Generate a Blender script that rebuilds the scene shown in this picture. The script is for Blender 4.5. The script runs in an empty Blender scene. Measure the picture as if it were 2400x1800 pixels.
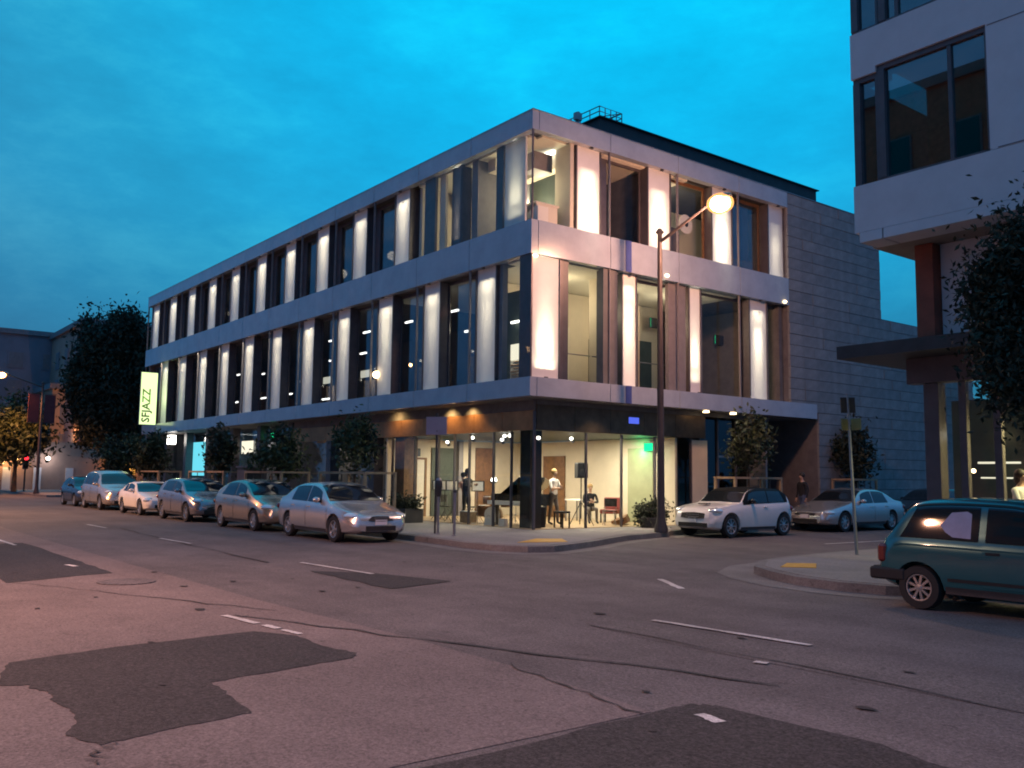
import bpy, bmesh, math, random
import numpy as np
from mathutils import Vector, Matrix, Quaternion
R = math.radians
scn = bpy.context.scene
COL = scn.collection

# ------------------------------------------------------------------ camera, sky, exposure
cam = bpy.data.cameras.new('camera'); camo = bpy.data.objects.new('camera', cam); COL.objects.link(camo)
cx = Vector((0.61224758, 0.79056989, 0.01233486)); cy = Vector((0.07323353, -0.07223457, 0.99469544))
cz = cx.cross(cy)
M = Matrix((cx, cy, cz)).transposed().to_4x4(); M.translation = Vector((19.881, -16.006, 1.65))
camo.matrix_world = M
cam.sensor_width = 36.0; cam.lens = 2138.08 / 2400 * 36; cam.clip_start = .1; cam.clip_end = 3000
scn.camera = camo
scn.view_settings.view_transform = 'Standard'; scn.view_settings.look = 'None'
scn.view_settings.exposure = 0.0; scn.view_settings.gamma = 1.0; scn.view_settings.use_curve_mapping = False
scn.render.engine = 'CYCLES'
scn.cycles.use_denoising = True
scn.cycles.max_bounces = 6; scn.cycles.diffuse_bounces = 3; scn.cycles.glossy_bounces = 3
scn.cycles.transparent_max_bounces = 12; scn.cycles.sample_clamp_indirect = 4.0
scn.cycles.filter_width = 1.9
scn.cycles.use_light_tree = True

W = bpy.data.worlds.new('World'); scn.world = W; W.use_nodes = True
nt = W.node_tree; nt.nodes.clear()
def nn(t, **k):
    n = nt.nodes.new(t)
    for a, b in k.items(): setattr(n, a, b)
    return n
def ramp(n, stops):
    e = n.color_ramp.elements
    while len(e) > 1: e.remove(e[-1])
    e[0].position, e[0].color = stops[0][0], (*stops[0][1], 1)
    for p, c in stops[1:]:
        q = e.new(p); q.color = (*c, 1)
tc = nn('ShaderNodeTexCoord')
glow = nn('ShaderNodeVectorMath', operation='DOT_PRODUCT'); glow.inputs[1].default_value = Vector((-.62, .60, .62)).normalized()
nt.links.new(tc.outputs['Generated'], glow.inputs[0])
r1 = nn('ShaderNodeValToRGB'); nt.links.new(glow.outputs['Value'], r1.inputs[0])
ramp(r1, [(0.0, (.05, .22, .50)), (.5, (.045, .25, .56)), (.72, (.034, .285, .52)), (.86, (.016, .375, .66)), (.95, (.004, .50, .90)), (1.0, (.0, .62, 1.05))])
sep = nn('ShaderNodeSeparateXYZ'); nt.links.new(tc.outputs['Generated'], sep.inputs[0])
r2 = nn('ShaderNodeValToRGB'); nt.links.new(sep.outputs['Z'], r2.inputs[0])
ramp(r2, [(0.0, (.6, .56, .58)), (.10, (.7, .62, .66)), (.28, (1, .94, .96)), (.45, (1, 1, 1)), (1, (1, 1, 1))])
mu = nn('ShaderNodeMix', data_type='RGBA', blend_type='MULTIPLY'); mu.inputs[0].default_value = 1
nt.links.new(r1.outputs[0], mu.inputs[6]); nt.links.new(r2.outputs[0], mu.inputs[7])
mp = nn('ShaderNodeMapping'); mp.inputs['Scale'].default_value = (2.0, 2.0, 5.0); nt.links.new(tc.outputs['Generated'], mp.inputs[0])
cl = nn('ShaderNodeTexNoise'); cl.inputs['Scale'].default_value = 2.2; cl.inputs['Detail'].default_value = 8; cl.inputs['Roughness'].default_value = .66
nt.links.new(mp.outputs[0], cl.inputs['Vector'])
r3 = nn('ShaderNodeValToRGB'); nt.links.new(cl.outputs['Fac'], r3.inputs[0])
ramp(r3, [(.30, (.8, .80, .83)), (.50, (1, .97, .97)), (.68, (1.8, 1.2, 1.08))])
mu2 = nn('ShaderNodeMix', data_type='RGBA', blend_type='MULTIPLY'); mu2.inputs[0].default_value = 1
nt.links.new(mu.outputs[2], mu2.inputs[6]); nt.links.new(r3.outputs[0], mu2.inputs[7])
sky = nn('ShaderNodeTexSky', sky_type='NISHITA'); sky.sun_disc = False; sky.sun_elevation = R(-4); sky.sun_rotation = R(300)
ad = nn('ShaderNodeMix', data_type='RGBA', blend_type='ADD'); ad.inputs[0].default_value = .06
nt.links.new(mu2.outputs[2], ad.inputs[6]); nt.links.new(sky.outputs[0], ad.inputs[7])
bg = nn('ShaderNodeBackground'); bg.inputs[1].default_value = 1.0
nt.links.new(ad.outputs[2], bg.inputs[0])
out = nn('ShaderNodeOutputWorld'); nt.links.new(bg.outputs[0], out.inputs[0])

# ------------------------------------------------------------------ materials
def mat(name, col, rough=.6, metal=0., var=.0, vscale=3., bump=0., bscale=40., spec=.5, coat=0., emit=None, estr=0., obj=True):
    m = bpy.data.materials.new(name); m.use_nodes = True
    t = m.node_tree; b = t.nodes['Principled BSDF']
    b.inputs['Base Color'].default_value = (*col, 1); b.inputs['Roughness'].default_value = rough
    b.inputs['Metallic'].default_value = metal; b.inputs['Specular IOR Level'].default_value = spec
    b.inputs['Coat Weight'].default_value = coat; b.inputs['Coat Roughness'].default_value = .06
    if emit: b.inputs['Emission Color'].default_value = (*emit, 1); b.inputs['Emission Strength'].default_value = estr
    c = t.nodes.new('ShaderNodeTexCoord')
    if var > 0:
        n = t.nodes.new('ShaderNodeTexNoise'); n.inputs['Scale'].default_value = vscale; n.inputs['Detail'].default_value = 8; n.inputs['Roughness'].default_value = .65
        t.links.new(c.outputs['Object'], n.inputs['Vector'])
        r = t.nodes.new('ShaderNodeValToRGB'); e = r.color_ramp.elements
        e[0].position = .3; e[1].position = .7
        e[0].color = (*[max(0, v * (1 - var)) for v in col], 1); e[1].color = (*[min(1, v * (1 + var)) for v in col], 1)
        t.links.new(n.outputs['Fac'], r.inputs[0]); t.links.new(r.outputs[0], b.inputs['Base Color'])
    if bump > 0:
        n = t.nodes.new('ShaderNodeTexNoise'); n.inputs['Scale'].default_value = bscale; n.inputs['Detail'].default_value = 6
        t.links.new(c.outputs['Object'], n.inputs['Vector'])
        u = t.nodes.new('ShaderNodeBump'); u.inputs['Strength'].default_value = bump; u.inputs['Distance'].default_value = .02
        t.links.new(n.outputs['Fac'], u.inputs['Height']); t.links.new(u.outputs[0], b.inputs['Normal'])
    return m
def ground_mat(name, col, spot=.35, grain=.55, rough=.85):
    """asphalt / concrete: broad stains, fine aggregate grain, small bumps"""
    m = bpy.data.materials.new(name); m.use_nodes = True; t = m.node_tree; b = t.nodes['Principled BSDF']
    c = t.nodes.new('ShaderNodeTexCoord')
    def noise(s, d, ro=.6):
        n = t.nodes.new('ShaderNodeTexNoise'); n.inputs['Scale'].default_value = s; n.inputs['Detail'].default_value = d; n.inputs['Roughness'].default_value = ro
        t.links.new(c.outputs['Object'], n.inputs['Vector']); return n
    def mr(n, a, bb, lo=.3, hi=.7):
        q = t.nodes.new('ShaderNodeMapRange'); q.inputs[1].default_value = lo; q.inputs[2].default_value = hi; q.inputs[3].default_value = a; q.inputs[4].default_value = bb
        t.links.new(n.outputs['Fac'], q.inputs[0]); return q
    A = mr(noise(.35, 5), 1 - spot * .7, 1 + spot * .5); B = mr(noise(2.3, 6, .7), 1 - spot * .5, 1 + spot * .4); C_ = mr(noise(48, 4, .85), 1 - grain, 1 + grain, .35, .65)
    D = mr(noise(5.5, 2), .72, 1.0, .27, .36)
    mpp = t.nodes.new('ShaderNodeMapping'); mpp.inputs['Scale'].default_value = (.07, 1.1, 1); t.links.new(c.outputs['Object'], mpp.inputs[0])
    S = t.nodes.new('ShaderNodeTexNoise'); S.inputs['Scale'].default_value = 1.0; S.inputs['Detail'].default_value = 5; t.links.new(mpp.outputs[0], S.inputs['Vector']); S = mr(S, 1 - spot * .45, 1 + spot * .35); G_ = mr(noise(22, 2, .6), 1 - grain * .45, 1 + grain * .45)
    x = None
    for q in (A, B, C_, D, S, G_):
        if x is None: x = q.outputs[0]
        else:
            k = t.nodes.new('ShaderNodeMath'); k.operation = 'MULTIPLY'; t.links.new(x, k.inputs[0]); t.links.new(q.outputs[0], k.inputs[1]); x = k.outputs[0]
    v = t.nodes.new('ShaderNodeVectorMath'); v.operation = 'SCALE'; v.inputs[0].default_value = col; t.links.new(x, v.inputs['Scale'])
    t.links.new(v.outputs[0], b.inputs['Base Color'])
    b.inputs['Roughness'].default_value = rough; b.inputs['Specular IOR Level'].default_value = .35
    n = noise(70, 4, .7); u = t.nodes.new('ShaderNodeBump'); u.inputs['Strength'].default_value = .5; u.inputs['Distance'].default_value = .012
    t.links.new(n.outputs['Fac'], u.inputs['Height']); t.links.new(u.outputs[0], b.inputs['Normal'])
    return m
def emit(name, col, s):
    m = bpy.data.materials.new(name); m.use_nodes = True; t = m.node_tree; t.nodes.clear()
    e = t.nodes.new('ShaderNodeEmission'); e.inputs[0].default_value = (*col, 1); e.inputs[1].default_value = s
    o = t.nodes.new('ShaderNodeOutputMaterial'); t.links.new(e.outputs[0], o.inputs[0]); return m
def glass(name, tint=(.85, .88, .9), refl=.09, rough=.02):
    m = bpy.data.materials.new(name); m.use_nodes = True; t = m.node_tree; t.nodes.clear()
    a = t.nodes.new('ShaderNodeBsdfTransparent'); a.inputs[0].default_value = (*tint, 1)
    g = t.nodes.new('ShaderNodeBsdfGlossy'); g.inputs['Roughness'].default_value = rough
    l = t.nodes.new('ShaderNodeLayerWeight'); l.inputs[0].default_value = .25
    q = t.nodes.new('ShaderNodeMapRange'); q.inputs[3].default_value = refl * .5; q.inputs[4].default_value = min(1, refl * 3.5)
    t.links.new(l.outputs['Fresnel'], q.inputs[0])
    x = t.nodes.new('ShaderNodeMixShader'); t.links.new(q.outputs[0], x.inputs[0]); t.links.new(a.outputs[0], x.inputs[1]); t.links.new(g.outputs[0], x.inputs[2])
    o = t.nodes.new('ShaderNodeOutputMaterial'); t.links.new(x.outputs[0], o.inputs[0]); return m

M = dict(
 road=ground_mat('asphalt', (.128, .115, .114)), old=ground_mat('worn_concrete', (.172, .144, .138), .28, .45),
 patch=ground_mat('fresh_asphalt', (.044, .040, .040), .25, .8), seam=ground_mat('tar', (.060, .055, .054)),
 strip=ground_mat('pale_asphalt', (.135, .122, .118)), walk=ground_mat('sidewalk_concrete', (.24, .23, .22), .2, .25),
 gutter=ground_mat('gutter_concrete', (.20, .19, .18), .3, .3), paint=ground_mat('worn_white_paint', (.55, .54, .52), .5, .35, .6),
 tactile=mat('yellow_tactile', (.62, .34, .03), .7, var=.2, vscale=8, bump=.4, bscale=60),
 band=mat('fascia_glass_panel', (.37, .41, .47), .22, var=.12, vscale=1.2, spec=.6, coat=.5), pier=mat('white_pier', (.78, .77, .74), .55, var=.05, vscale=2),
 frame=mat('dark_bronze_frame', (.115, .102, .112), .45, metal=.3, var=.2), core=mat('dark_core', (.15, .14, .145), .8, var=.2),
 reveal=mat('grey_reveal', (.20, .185, .195), .7, var=.15), roof=mat('roof_membrane', (.05, .05, .055), .7, var=.2),
 white=mat('interior_white', (.75, .70, .60), .7, var=.05), beige=mat('interior_plaster', (.66, .58, .46), .75, var=.08, vscale=1.5),
 ceilm=mat('ceiling_cream', (.74, .70, .58), .8, var=.04), floor=mat('pale_wood_floor', (.42, .30, .18), .4, var=.25, vscale=5),
 copper=mat('copper_panel', (.42, .20, .085), .42, metal=.75, var=.3, vscale=1.4, bump=.15, bscale=8), copperd=mat('dark_copper_panel', (.16, .10, .06), .45, metal=.6, var=.3),
 wood=mat('brown_wood', (.20, .10, .045), .5, var=.3, vscale=6), board=mat('dark_board', (.05, .065, .055), .6, var=.2),
 stone=mat('grey_stone', (.235, .235, .240), .75, var=.22, vscale=2.5, bump=.35, bscale=18), stone2=mat('pale_grey_stone', (.25, .25, .255), .75, var=.22, vscale=2.5, bump=.35, bscale=18),
 stone3=mat('blue_grey_stone', (.215, .22, .228), .75, var=.22, vscale=2.5, bump=.35, bscale=18),
 glass=glass('window_glass', (.80, .83, .86), .10), clearglass=glass('clear_room_glass', (.94, .95, .94), .016), shopglass=glass('shop_glass', (.93, .94, .92), .03), skyglass=glass('reflective_glass', (.30, .32, .36), .42, .01),
 darkglass=glass('tinted_glass', (.16, .17, .19), .16), metal=mat('galvanised_steel', (.30, .30, .31), .45, metal=.8, var=.2), dmetal=mat('dark_painted_steel', (.06, .058, .06), .5, metal=.4, var=.2),
 brownmetal=mat('brown_painted_pole', (.075, .062, .062), .55, metal=.3, var=.2), black=mat('black_rubber', (.018, .018, .018), .75, var=.2), blackgl=mat('black_lacquer', (.012, .012, .013), .18, coat=.6, var=.1),
 stucco=mat('pale_stucco', (.62, .62, .64), .85, var=.06, vscale=2, bump=.2, bscale=90), soffit=mat('soffit_grey', (.30, .27, .22), .8, var=.12), red=mat('rust_red_column', (.30, .075, .04), .6, var=.3, vscale=2),
 bark=mat('bark', (.07, .05, .035), .9, var=.3, vscale=9, bump=.6, bscale=25), leafA=mat('leaf_dark', (.035, .055, .020), .6, var=.35, vscale=4), leafB=mat('leaf_mid', (.065, .085, .028), .6, var=.3, vscale=4),
 leafC=mat('leaf_black_green', (.016, .024, .012), .7, var=.3), leafD=mat('leaf_dark_green', (.028, .038, .018), .7, var=.3),
 timber=mat('weathered_timber', (.36, .25, .15), .75, var=.3, vscale=7), paper=mat('white_paper', (.85, .83, .78), .8, var=.03), skin=mat('skin', (.50, .30, .21), .6, var=.05), 
 hair_b=mat('blond_hair', (.40, .25, .10), .6, var=.2), hair_d=mat('dark_hair', (.03, .022, .018), .6, var=.2), jeans=mat('blue_denim', (.07, .10, .19), .85, var=.2), shirtw=mat('white_shirt', (.80, .77, .74), .85, var=.05),
 dark_cloth=mat('dark_cloth', (.022, .022, .026), .9, var=.2), khaki=mat('grey_trousers', (.12, .10, .09), .9, var=.2), rose_shirt=mat('rose_shirt', (.45, .28, .24), .9, var=.1), roofblk=mat('black_roof_paint', (.010, .010, .011), .55, spec=.15, var=.1), redc=mat('red_upholstery', (.22, .045, .04), .7, var=.2),
 glassblk=mat('car_glass', (.012, .016, .020), .06, spec=.8, var=.1), lens=mat('lamp_lens', (.75, .78, .80), .08, metal=.55, var=.1), tail=mat('red_lens', (.16, .015, .015), .2, var=.1, coat=.5), rim=mat('alloy_rim', (.55, .54, .53), .32, metal=.85, var=.15),
 plate=mat('licence_plate', (.70, .70, .72), .5, var=.05), yellow=mat('yellow_sign', (.27, .25, .09), .5, var=.2), pink=mat('pinkish_sign_back', (.42, .30, .34), .6, var=.1),
 far_blue=mat('blue_grey_render', (.20, .21, .25), .85, var=.2, vscale=.3), far_warm=mat('warm_render', (.36, .24, .19), .85, var=.25, vscale=.3), awn=mat('orange_awning', (.60, .30, .08), .8, var=.1), banner=mat('maroon_banner', (.11, .028, .035), .8, var=.2),
 e_warm=emit('warm_lamp_glow', (1, .72, .38), 9), e_white=emit('white_lamp_glow', (1, .95, .85), 9), e_sod=emit('sodium_glow', (1, .50, .16), 22), e_sodbig=emit('sodium_lens', (1, .60, .26), 60), e_strip=emit('tube_glow', (1, .95, .85), 5),
 e_green=emit('exit_green', (.01, .75, .28), 2.2), e_red=emit('signal_red', (1, .02, .03), 6), e_cyan=emit('screen_cyan', (.15, .70, .85), 1.1), e_blue=emit('screen_blue', (.10, .16, .9), 1.0), e_sign=emit('sign_lime', (.80, 1.0, .46), 1.5), e_shelf=emit('glow_shelf', (1, .93, .72), 1.1), e_or=emit('lit_shopfront', (1, .42, .07), 2.2),
 green_t=mat('sign_green_letters', (.06, .11, .02), .6, var=.1), greenlit_wall=mat('olive_wall', (.34, .36, .22), .6, var=.1), bluestrip=mat('blue_strip', (.06, .09, .30), .5, var=.1),
)

# ------------------------------------------------------------------ object helpers
def tag(o, label=None, cat=None, group=None, kind=None):
    if label: o['label'] = label
    if cat: o['category'] = cat
    if group: o['group'] = group
    if kind: o['kind'] = kind
    return o
def thing(name, label, cat, loc=(0, 0, 0), rz=0, group=None):
    o = bpy.data.objects.new(name, None); o.empty_display_size = .3; COL.objects.link(o)
    o.location = loc; o.rotation_euler = (0, 0, rz); tag(o, label, cat, group); return o
def wloc(p):
    v = Vector((0, 0, 0))
    while p: v = v + p.location; p = p.parent
    return v
def link_mesh(name, me, m, parent=None):
    o = bpy.data.objects.new(name, me); COL.objects.link(o)
    if m is not None:
        for k in (m if isinstance(m, (list, tuple)) else [m]): me.materials.append(k)
    if parent: o.parent = parent
    return o
class MB:
    """collects simple solids, then links them as one mesh object"""
    def __init__(s): s.v = []; s.f = []
    def add(s, vs, fs):
        k = len(s.v); s.v += [tuple(v) for v in vs]; s.f += [tuple(i + k for i in f) for f in fs]; return s
    def box(s, x0, x1, y0, y1, z0, z1, rot=None, piv=None):
        vs = [(x, y, z) for x in (x0, x1) for y in (y0, y1) for z in (z0, z1)]
        if rot is not None:
            p = Vector(piv if piv is not None else ((x0 + x1) / 2, (y0 + y1) / 2, (z0 + z1) / 2)); vs = [rot @ (Vector(v) - p) + p for v in vs]
        return s.add(vs, [(0, 1, 3, 2), (4, 6, 7, 5), (0, 4, 5, 1), (2, 3, 7, 6), (0, 2, 6, 4), (1, 5, 7, 3)])
    def prism(s, pts, z0, z1):
        n = len(pts); vs = [(p[0], p[1], z0) for p in pts] + [(p[0], p[1], z1) for p in pts]
        return s.add(vs, [tuple(range(n - 1, -1, -1)), tuple(range(n, 2 * n))] + [(i, (i + 1) % n, n + (i + 1) % n, n + i) for i in range(n)])
    def sheet(s, pts, z): return s.add([(p[0], p[1], z) for p in pts], [tuple(range(len(pts)))])
    def tube(s, pts, rad, n=8, cap=True):
        pts = [Vector(p) for p in pts]
        if not isinstance(rad, (list, tuple)): rad = [rad] * len(pts)
        k = len(s.v); ref = None
        for i, p in enumerate(pts):
            d = (pts[min(i + 1, len(pts) - 1)] - pts[max(i - 1, 0)]).normalized()
            a = d.cross(Vector((0, 0, 1)) if abs(d.z) < .95 else Vector((1, 0, 0))).normalized()
            if ref is not None and a.dot(ref) < 0: a = -a
            ref = a; b = d.cross(a)
            for j in range(n):
                t = 2 * math.pi * j / n; s.v.append(tuple(p + (a * math.cos(t) + b * math.sin(t)) * rad[i]))
        for i in range(len(pts) - 1):
            for j in range(n):
                s.f.append((k + i * n + j, k + i * n + (j + 1) % n, k + (i + 1) * n + (j + 1) % n, k + (i + 1) * n + j))
        if cap:
            s.f.append(tuple(k + j for j in range(n))[::-1]); s.f.append(tuple(k + (len(pts) - 1) * n + j for j in range(n)))
        return s
    def lathe(s, prof, c=(0, 0, 0), axis='z', n=16):
        k = len(s.v); c = Vector(c)
        for r, h in prof:
            for j in range(n):
                t = 2 * math.pi * j / n; a, b = r * math.cos(t), r * math.sin(t)
                s.v.append(tuple(c + Vector({'z': (a, b, h), 'y': (a, h, b), 'x': (h, a, b)}[axis])))
        for i in range(len(prof) - 1):
            for j in range(n): s.f.append((k + i * n + j, k + i * n + (j + 1) % n, k + (i + 1) * n + (j + 1) % n, k + (i + 1) * n + j))
        s.f.append(tuple(k + j for j in range(n))[::-1]); s.f.append(tuple(k + (len(prof) - 1) * n + j for j in range(n)))
        return s
    def ball(s, c, r, n=10, m=6):
        r = r if isinstance(r, (tuple, list)) else (r, r, r)
        k = len(s.v); c = Vector(c)
        for i in range(m + 1):
            p = math.pi * (i / m) ; 
            for j in range(n):
                t = 2 * math.pi * j / n; q = max(math.sin(p), .02)
                s.v.append((c.x + r[0] * q * math.cos(t), c.y + r[1] * q * math.sin(t), c.z - r[2] * math.cos(p)))
        for i in range(m):
            for j in range(n): s.f.append((k + i * n + j, k + i * n + (j + 1) % n, k + (i + 1) * n + (j + 1) % n, k + (i + 1) * n + j))
        s.f.append(tuple(k + j for j in range(n))[::-1]); s.f.append(tuple(k + m * n + j for j in range(n)))
        return s
    def build(s, name, m, parent=None, world=False, smooth=False, label=None, bevel=0):
        off = wloc(parent) if (world and parent) else Vector((0, 0, 0))
        me = bpy.data.meshes.new(name); me.from_pydata([tuple(Vector(v) - off) for v in s.v], [], s.f); 
        if bevel:
            b = bmesh.new(); b.from_mesh(me); bmesh.ops.bevel(b, geom=b.edges[:], offset=bevel, segments=1, affect='EDGES', profile=.5); b.to_mesh(me); b.free()
        b = bmesh.new(); b.from_mesh(me); bmesh.ops.recalc_face_normals(b, faces=b.faces[:]); b.to_mesh(me); b.free()
        if smooth:
            for p in me.polygons: p.use_smooth = True
            me.set_sharp_from_angle(angle=R(40))
        o = link_mesh(name, me, m, parent)
        if label: o['label'] = label
        return o
def struct(name, mb, m, label):
    o = mb.build(name, m); tag(o, label, None, None, 'structure'); return o
def lamp(kind, name, loc, col, power, parent=None, aim=None, size=.05, spot=None, blend=1., world=True):
    l = bpy.data.lights.new(name, kind); l.color = col; l.energy = power
    if kind == 'AREA': l.size = size
    else: l.shadow_soft_size = size
    if kind == 'SPOT': l.spot_size = R(spot); l.spot_blend = blend
    o = bpy.data.objects.new(name, l); COL.objects.link(o)
    if parent: o.parent = parent
    o.location = Vector(loc) - (wloc(parent) if (parent and world) else Vector((0, 0, 0)))
    if aim is not None: o.rotation_euler = (Vector(aim) - Vector(loc)).to_track_quat('-Z', 'Y').to_euler()
    return o
def copy_tree(o, parent=None):
    c = o.copy(); COL.objects.link(c)
    if parent: c.parent = parent
    for ch in list(o.children): copy_tree(ch, c)
    return c
rnd = random.Random(7)

# ------------------------------------------------------------------ ground
struct('road', MB().sheet([(-420, -300), (300, -300), (300, 420), (-420, 420)], 0), M['road'], 'dark grey asphalt street and intersection')
struct('worn_concrete_lanes', MB().sheet([(-60, -40), (40, -40), (40, -16), (15.24, -16), (15.2, -11.1), (13.4, -10.95), (11.6, -10.95), (8.3, -11.12), (.3, -11.2), (-60, -11.2)], .004), M['old'], 'lighter worn concrete lanes in the foreground')
struct('pale_lane_strip', MB().sheet([(12.1, -8.84), (13.1, -8.95), (16.8, -8.9), (40, -8.9), (40, -8.05), (14.6, -8.0), (12.6, -8.3)], .004), M['strip'], 'pale asphalt strip along the lane line at right')
def jag(pts, n=3, a=.05, seed=1):
    q = random.Random(seed); o = []
    for i, p in enumerate(pts):
        b = pts[(i + 1) % len(pts)]; o.append(p)
        for k in range(1, n + 1):
            t = k / (n + 1); o.append((p[0] + (b[0] - p[0]) * t + q.uniform(-a, a), p[1] + (b[1] - p[1]) * t + q.uniform(-a, a)))
    return o
struct('asphalt_patch', MB().sheet(jag([(10.84, -14.48), (10.6, -13.6), (10.45, -12.13), (10.94, -11.86), (11.6, -11.9), (12.11, -11.79), (12.3, -11.93), (12.42, -12.6), (12.55, -13.32), (13.09, -13.36), (13.63, -13.42), (13.72, -14.0), (13.84, -14.46), (13.5, -14.58), (13.2, -14.45), (12.81, -14.40), (12.5, -14.46), (12.16, -14.43), (11.95, -14.52), (11.85, -14.49), (11.77, -14.68), (11.3, -14.62)], 5, .018, 9), .008), M['patch'], 'large dark L shaped asphalt patch at lower left of the street')
struct('asphalt_patch', MB().sheet(jag([(15.36, -16.4), (15.33, -12.5), (15.2, -10.87), (15.24, -10.68), (15.35, -10.58), (16.62, -10.5), (17.1, -10.62), (24, -10.9), (24, -16.4)], 3, .03), .008), M['patch'], 'dark asphalt patch at the bottom right of the street')
struct('asphalt_patch', MB().sheet(jag([(5.1, -8.95), (5.98, -8.2), (7.69, -7.75), (8.05, -9.05), (6.5, -9.05)], 2, .05, 4), .008), M['patch'], 'small dark asphalt patch beside the middle lane dash')
struct('asphalt_patch', MB().sheet(jag([(-4, -13.2), (-4, -11.85), (.9, -11.82), (2.5, -11.8), (3.8, -11.84), (4.45, -13.5)], 2, .06, 5), .008), M['patch'], 'dark asphalt patch at the left edge of the street')
sm = MB()
for a, b, w in (((4.4, -13.4), (9.2, -11.35), .03), ((9.3, -11.9), (15.2, -9.6), .05), ((12.1, -8.84), (25, -8.93), .025), ((13.82, -14.4), (14.2, -14.6), .03), ((3.3, -9.0), (-9, -8.4), .05), ((13.3, -10.95), (15.2, -11.2), .03)):
    a, b = Vector((*a, 0)), Vector((*b, 0)); n = 14; q = random.Random(int(a.x * 90)); L_, R_ = [], []; side = Vector((-(b - a).y, (b - a).x, 0)).normalized()
    for i in range(n + 1):
        p = a.lerp(b, i / n) + side * q.uniform(-.06, .06); ww = w * .55 * q.uniform(.25, 1.2); L_.append(p + side * ww); R_.append(p - side * ww)
    k = len(sm.v); sm.v += [(p.x, p.y, .012) for p in L_ + R_]; sm.f += [(k + i, k + n + 1 + i, k + n + 2 + i, k + i + 1) for i in range(n)]
struct('tar_seam', sm, M['seam'], 'thin dark tar seams and cracks across the pavement')
def dash(p0, p1, w=.10):
    a, b = Vector((*p0, 0)), Vector((*p1, 0)); s = Vector((-(b - a).y, (b - a).x, 0)).normalized() * w / 2; q = random.Random(int(a.x * 77)); n = 7
    L_ = [a.lerp(b, i / n) + s * q.uniform(.7, 1.1) for i in range(n + 1)]; R_ = [a.lerp(b, i / n) - s * q.uniform(.7, 1.1) for i in range(n + 1)]
    return [(v.x, v.y) for v in L_ + R_[::-1]]
for (a, b, lb) in (((3.64, -8.44), (6.12, -8.29), 'white lane dash in the middle of the street next to a small dark patch'), ((-4.12, -8.71), (-1.99, -8.63), 'faded white lane dash left of centre below the parked hatchbacks'),
                   ((-11.5, -8.75), (-9.2, -8.72), 'faint white lane dash furthest left beyond the others'), ((9.24, -11.99), (10.0, -11.9), 'broken white lane dash at the top corner of the big dark patch'), ((-5.39, -12.15), (-3.28, -12.12), 'white lane dash at the left edge of the photo'),
                   ((12.27, -7.99), (14.3, -7.86), 'long white lane dash in the right foreground'), ((15.46, -10.89), (15.69, -10.94), 'short white mark on the bottom right dark patch'), ((1.99, -12.16), (2.38, -12.09), 'short white mark on the left dark patch')):
    struct('lane_marking', MB().sheet(dash(a, b), .0125), M['paint'], lb)
struct('lane_marking', MB().sheet(dash((10.15, -11.88), (10.45, -11.85)), .0125).sheet(dash((10.55, -11.84), (10.9, -11.8), .08), .0125), M['paint'], 'worn broken end of the white dash on the dark patch edge')
struct('lane_marking', MB().sheet(dash((14.5, -9.02), (14.62, -8.98)), .0125), M['paint'], 'tiny white fleck right of centre on the street')
struct('lane_marking', MB().sheet(dash((5.6, 5.6), (5.7, 9.4), .12), .0045).sheet(dash((5.7, 11), (5.8, 15), .12), .0045), M['paint'], 'faint white centre line of the side street')
struct('crosswalk_line', MB().sheet(dash((9.2, -4.6), (10.3, -5.3), .12), .0045), M['paint'], 'faint worn white crosswalk marks off the right corner')
dirt = MB()
for k in range(30):
    q = rnd; x, y = q.uniform(2, 19), q.uniform(-15, -6); r_ = q.uniform(.02, .07); c_ = [(x + r_ * q.uniform(.5, 1.2) * math.cos(t) * 1.6, y + r_ * q.uniform(.5, 1.2) * math.sin(t)) for t in np.linspace(0, 5.5, 7)]
    dirt.sheet(c_, .0125)
tag(struct('oil_stain', dirt, M['patch'], 'small dark oil and tar spots on the street'), kind='structure')
dirt2 = MB(); dirt2.sheet([(3.0 + .9 * math.cos(t), -11.0 + .55 * math.sin(t)) for t in np.linspace(0, 6, 16)], .0125)
struct('manhole_cover', MB().lathe([(.42, .008), (.42, .016), (.38, .018)], (5.2, -12.0, 0), n=20), M['road'], 'dark round manhole cover in the left lanes')
# sidewalks
main_out = [(-36.9, -3.5), (-.35, -3.5), (1.0, -3.6), (2.2, -3.72), (3.2, -3.62), (3.95, -3.2), (4.15, -2.6), (3.85, -1.8), (3.35, -.6), (2.75, .5), (2.2, 1.6), (1.85, 2.9), (1.62, 3.9), (1.2, 4.35), (1.05, 5), (1.05, 80)]
rim_in = [(-36.9, -3.32), (-.35, -3.32), (.95, -3.42), (2.1, -3.54), (3.05, -3.45), (3.7, -3.05), (3.92, -2.6), (3.65, -1.85), (3.18, -.7), (2.58, .4), (2.03, 1.52), (1.68, 2.85), (1.47, 3.8), (1.04, 4.22), (.87, 5), (.87, 80)]
struct('sidewalk', MB().prism(rim_in + [(-36.9, 80)], -.05, .15), M['walk'], 'pale concrete sidewalk round the corner hall')
def strip(a, b, z0, z1):
    m = MB(); n = len(a); vs = [(p[0], p[1], z) for z in (z0, z1) for p in a] + [(p[0], p[1], z) for z in (z0, z1) for p in b]
    fs = []
    for i in range(n - 1):
        fs += [(i, i + 1, n + i + 1, n + i), (2 * n + i, 3 * n + i, 3 * n + i + 1, 2 * n + i + 1), (n + i, n + i + 1, 3 * n + i + 1, 3 * n + i), (i, 2 * n + i, 2 * n + i + 1, i + 1)]
    fs += [(0, n, 3 * n, 2 * n), (n - 1, 3 * n - 1, 4 * n - 1, 2 * n - 1)]
    return m.add(vs, fs)
struct('kerb', strip(main_out, [(p[0] , p[1]) for p in rim_in], -.05, .142), M['gutter'], 'concrete kerb of the corner hall sidewalk')
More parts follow.
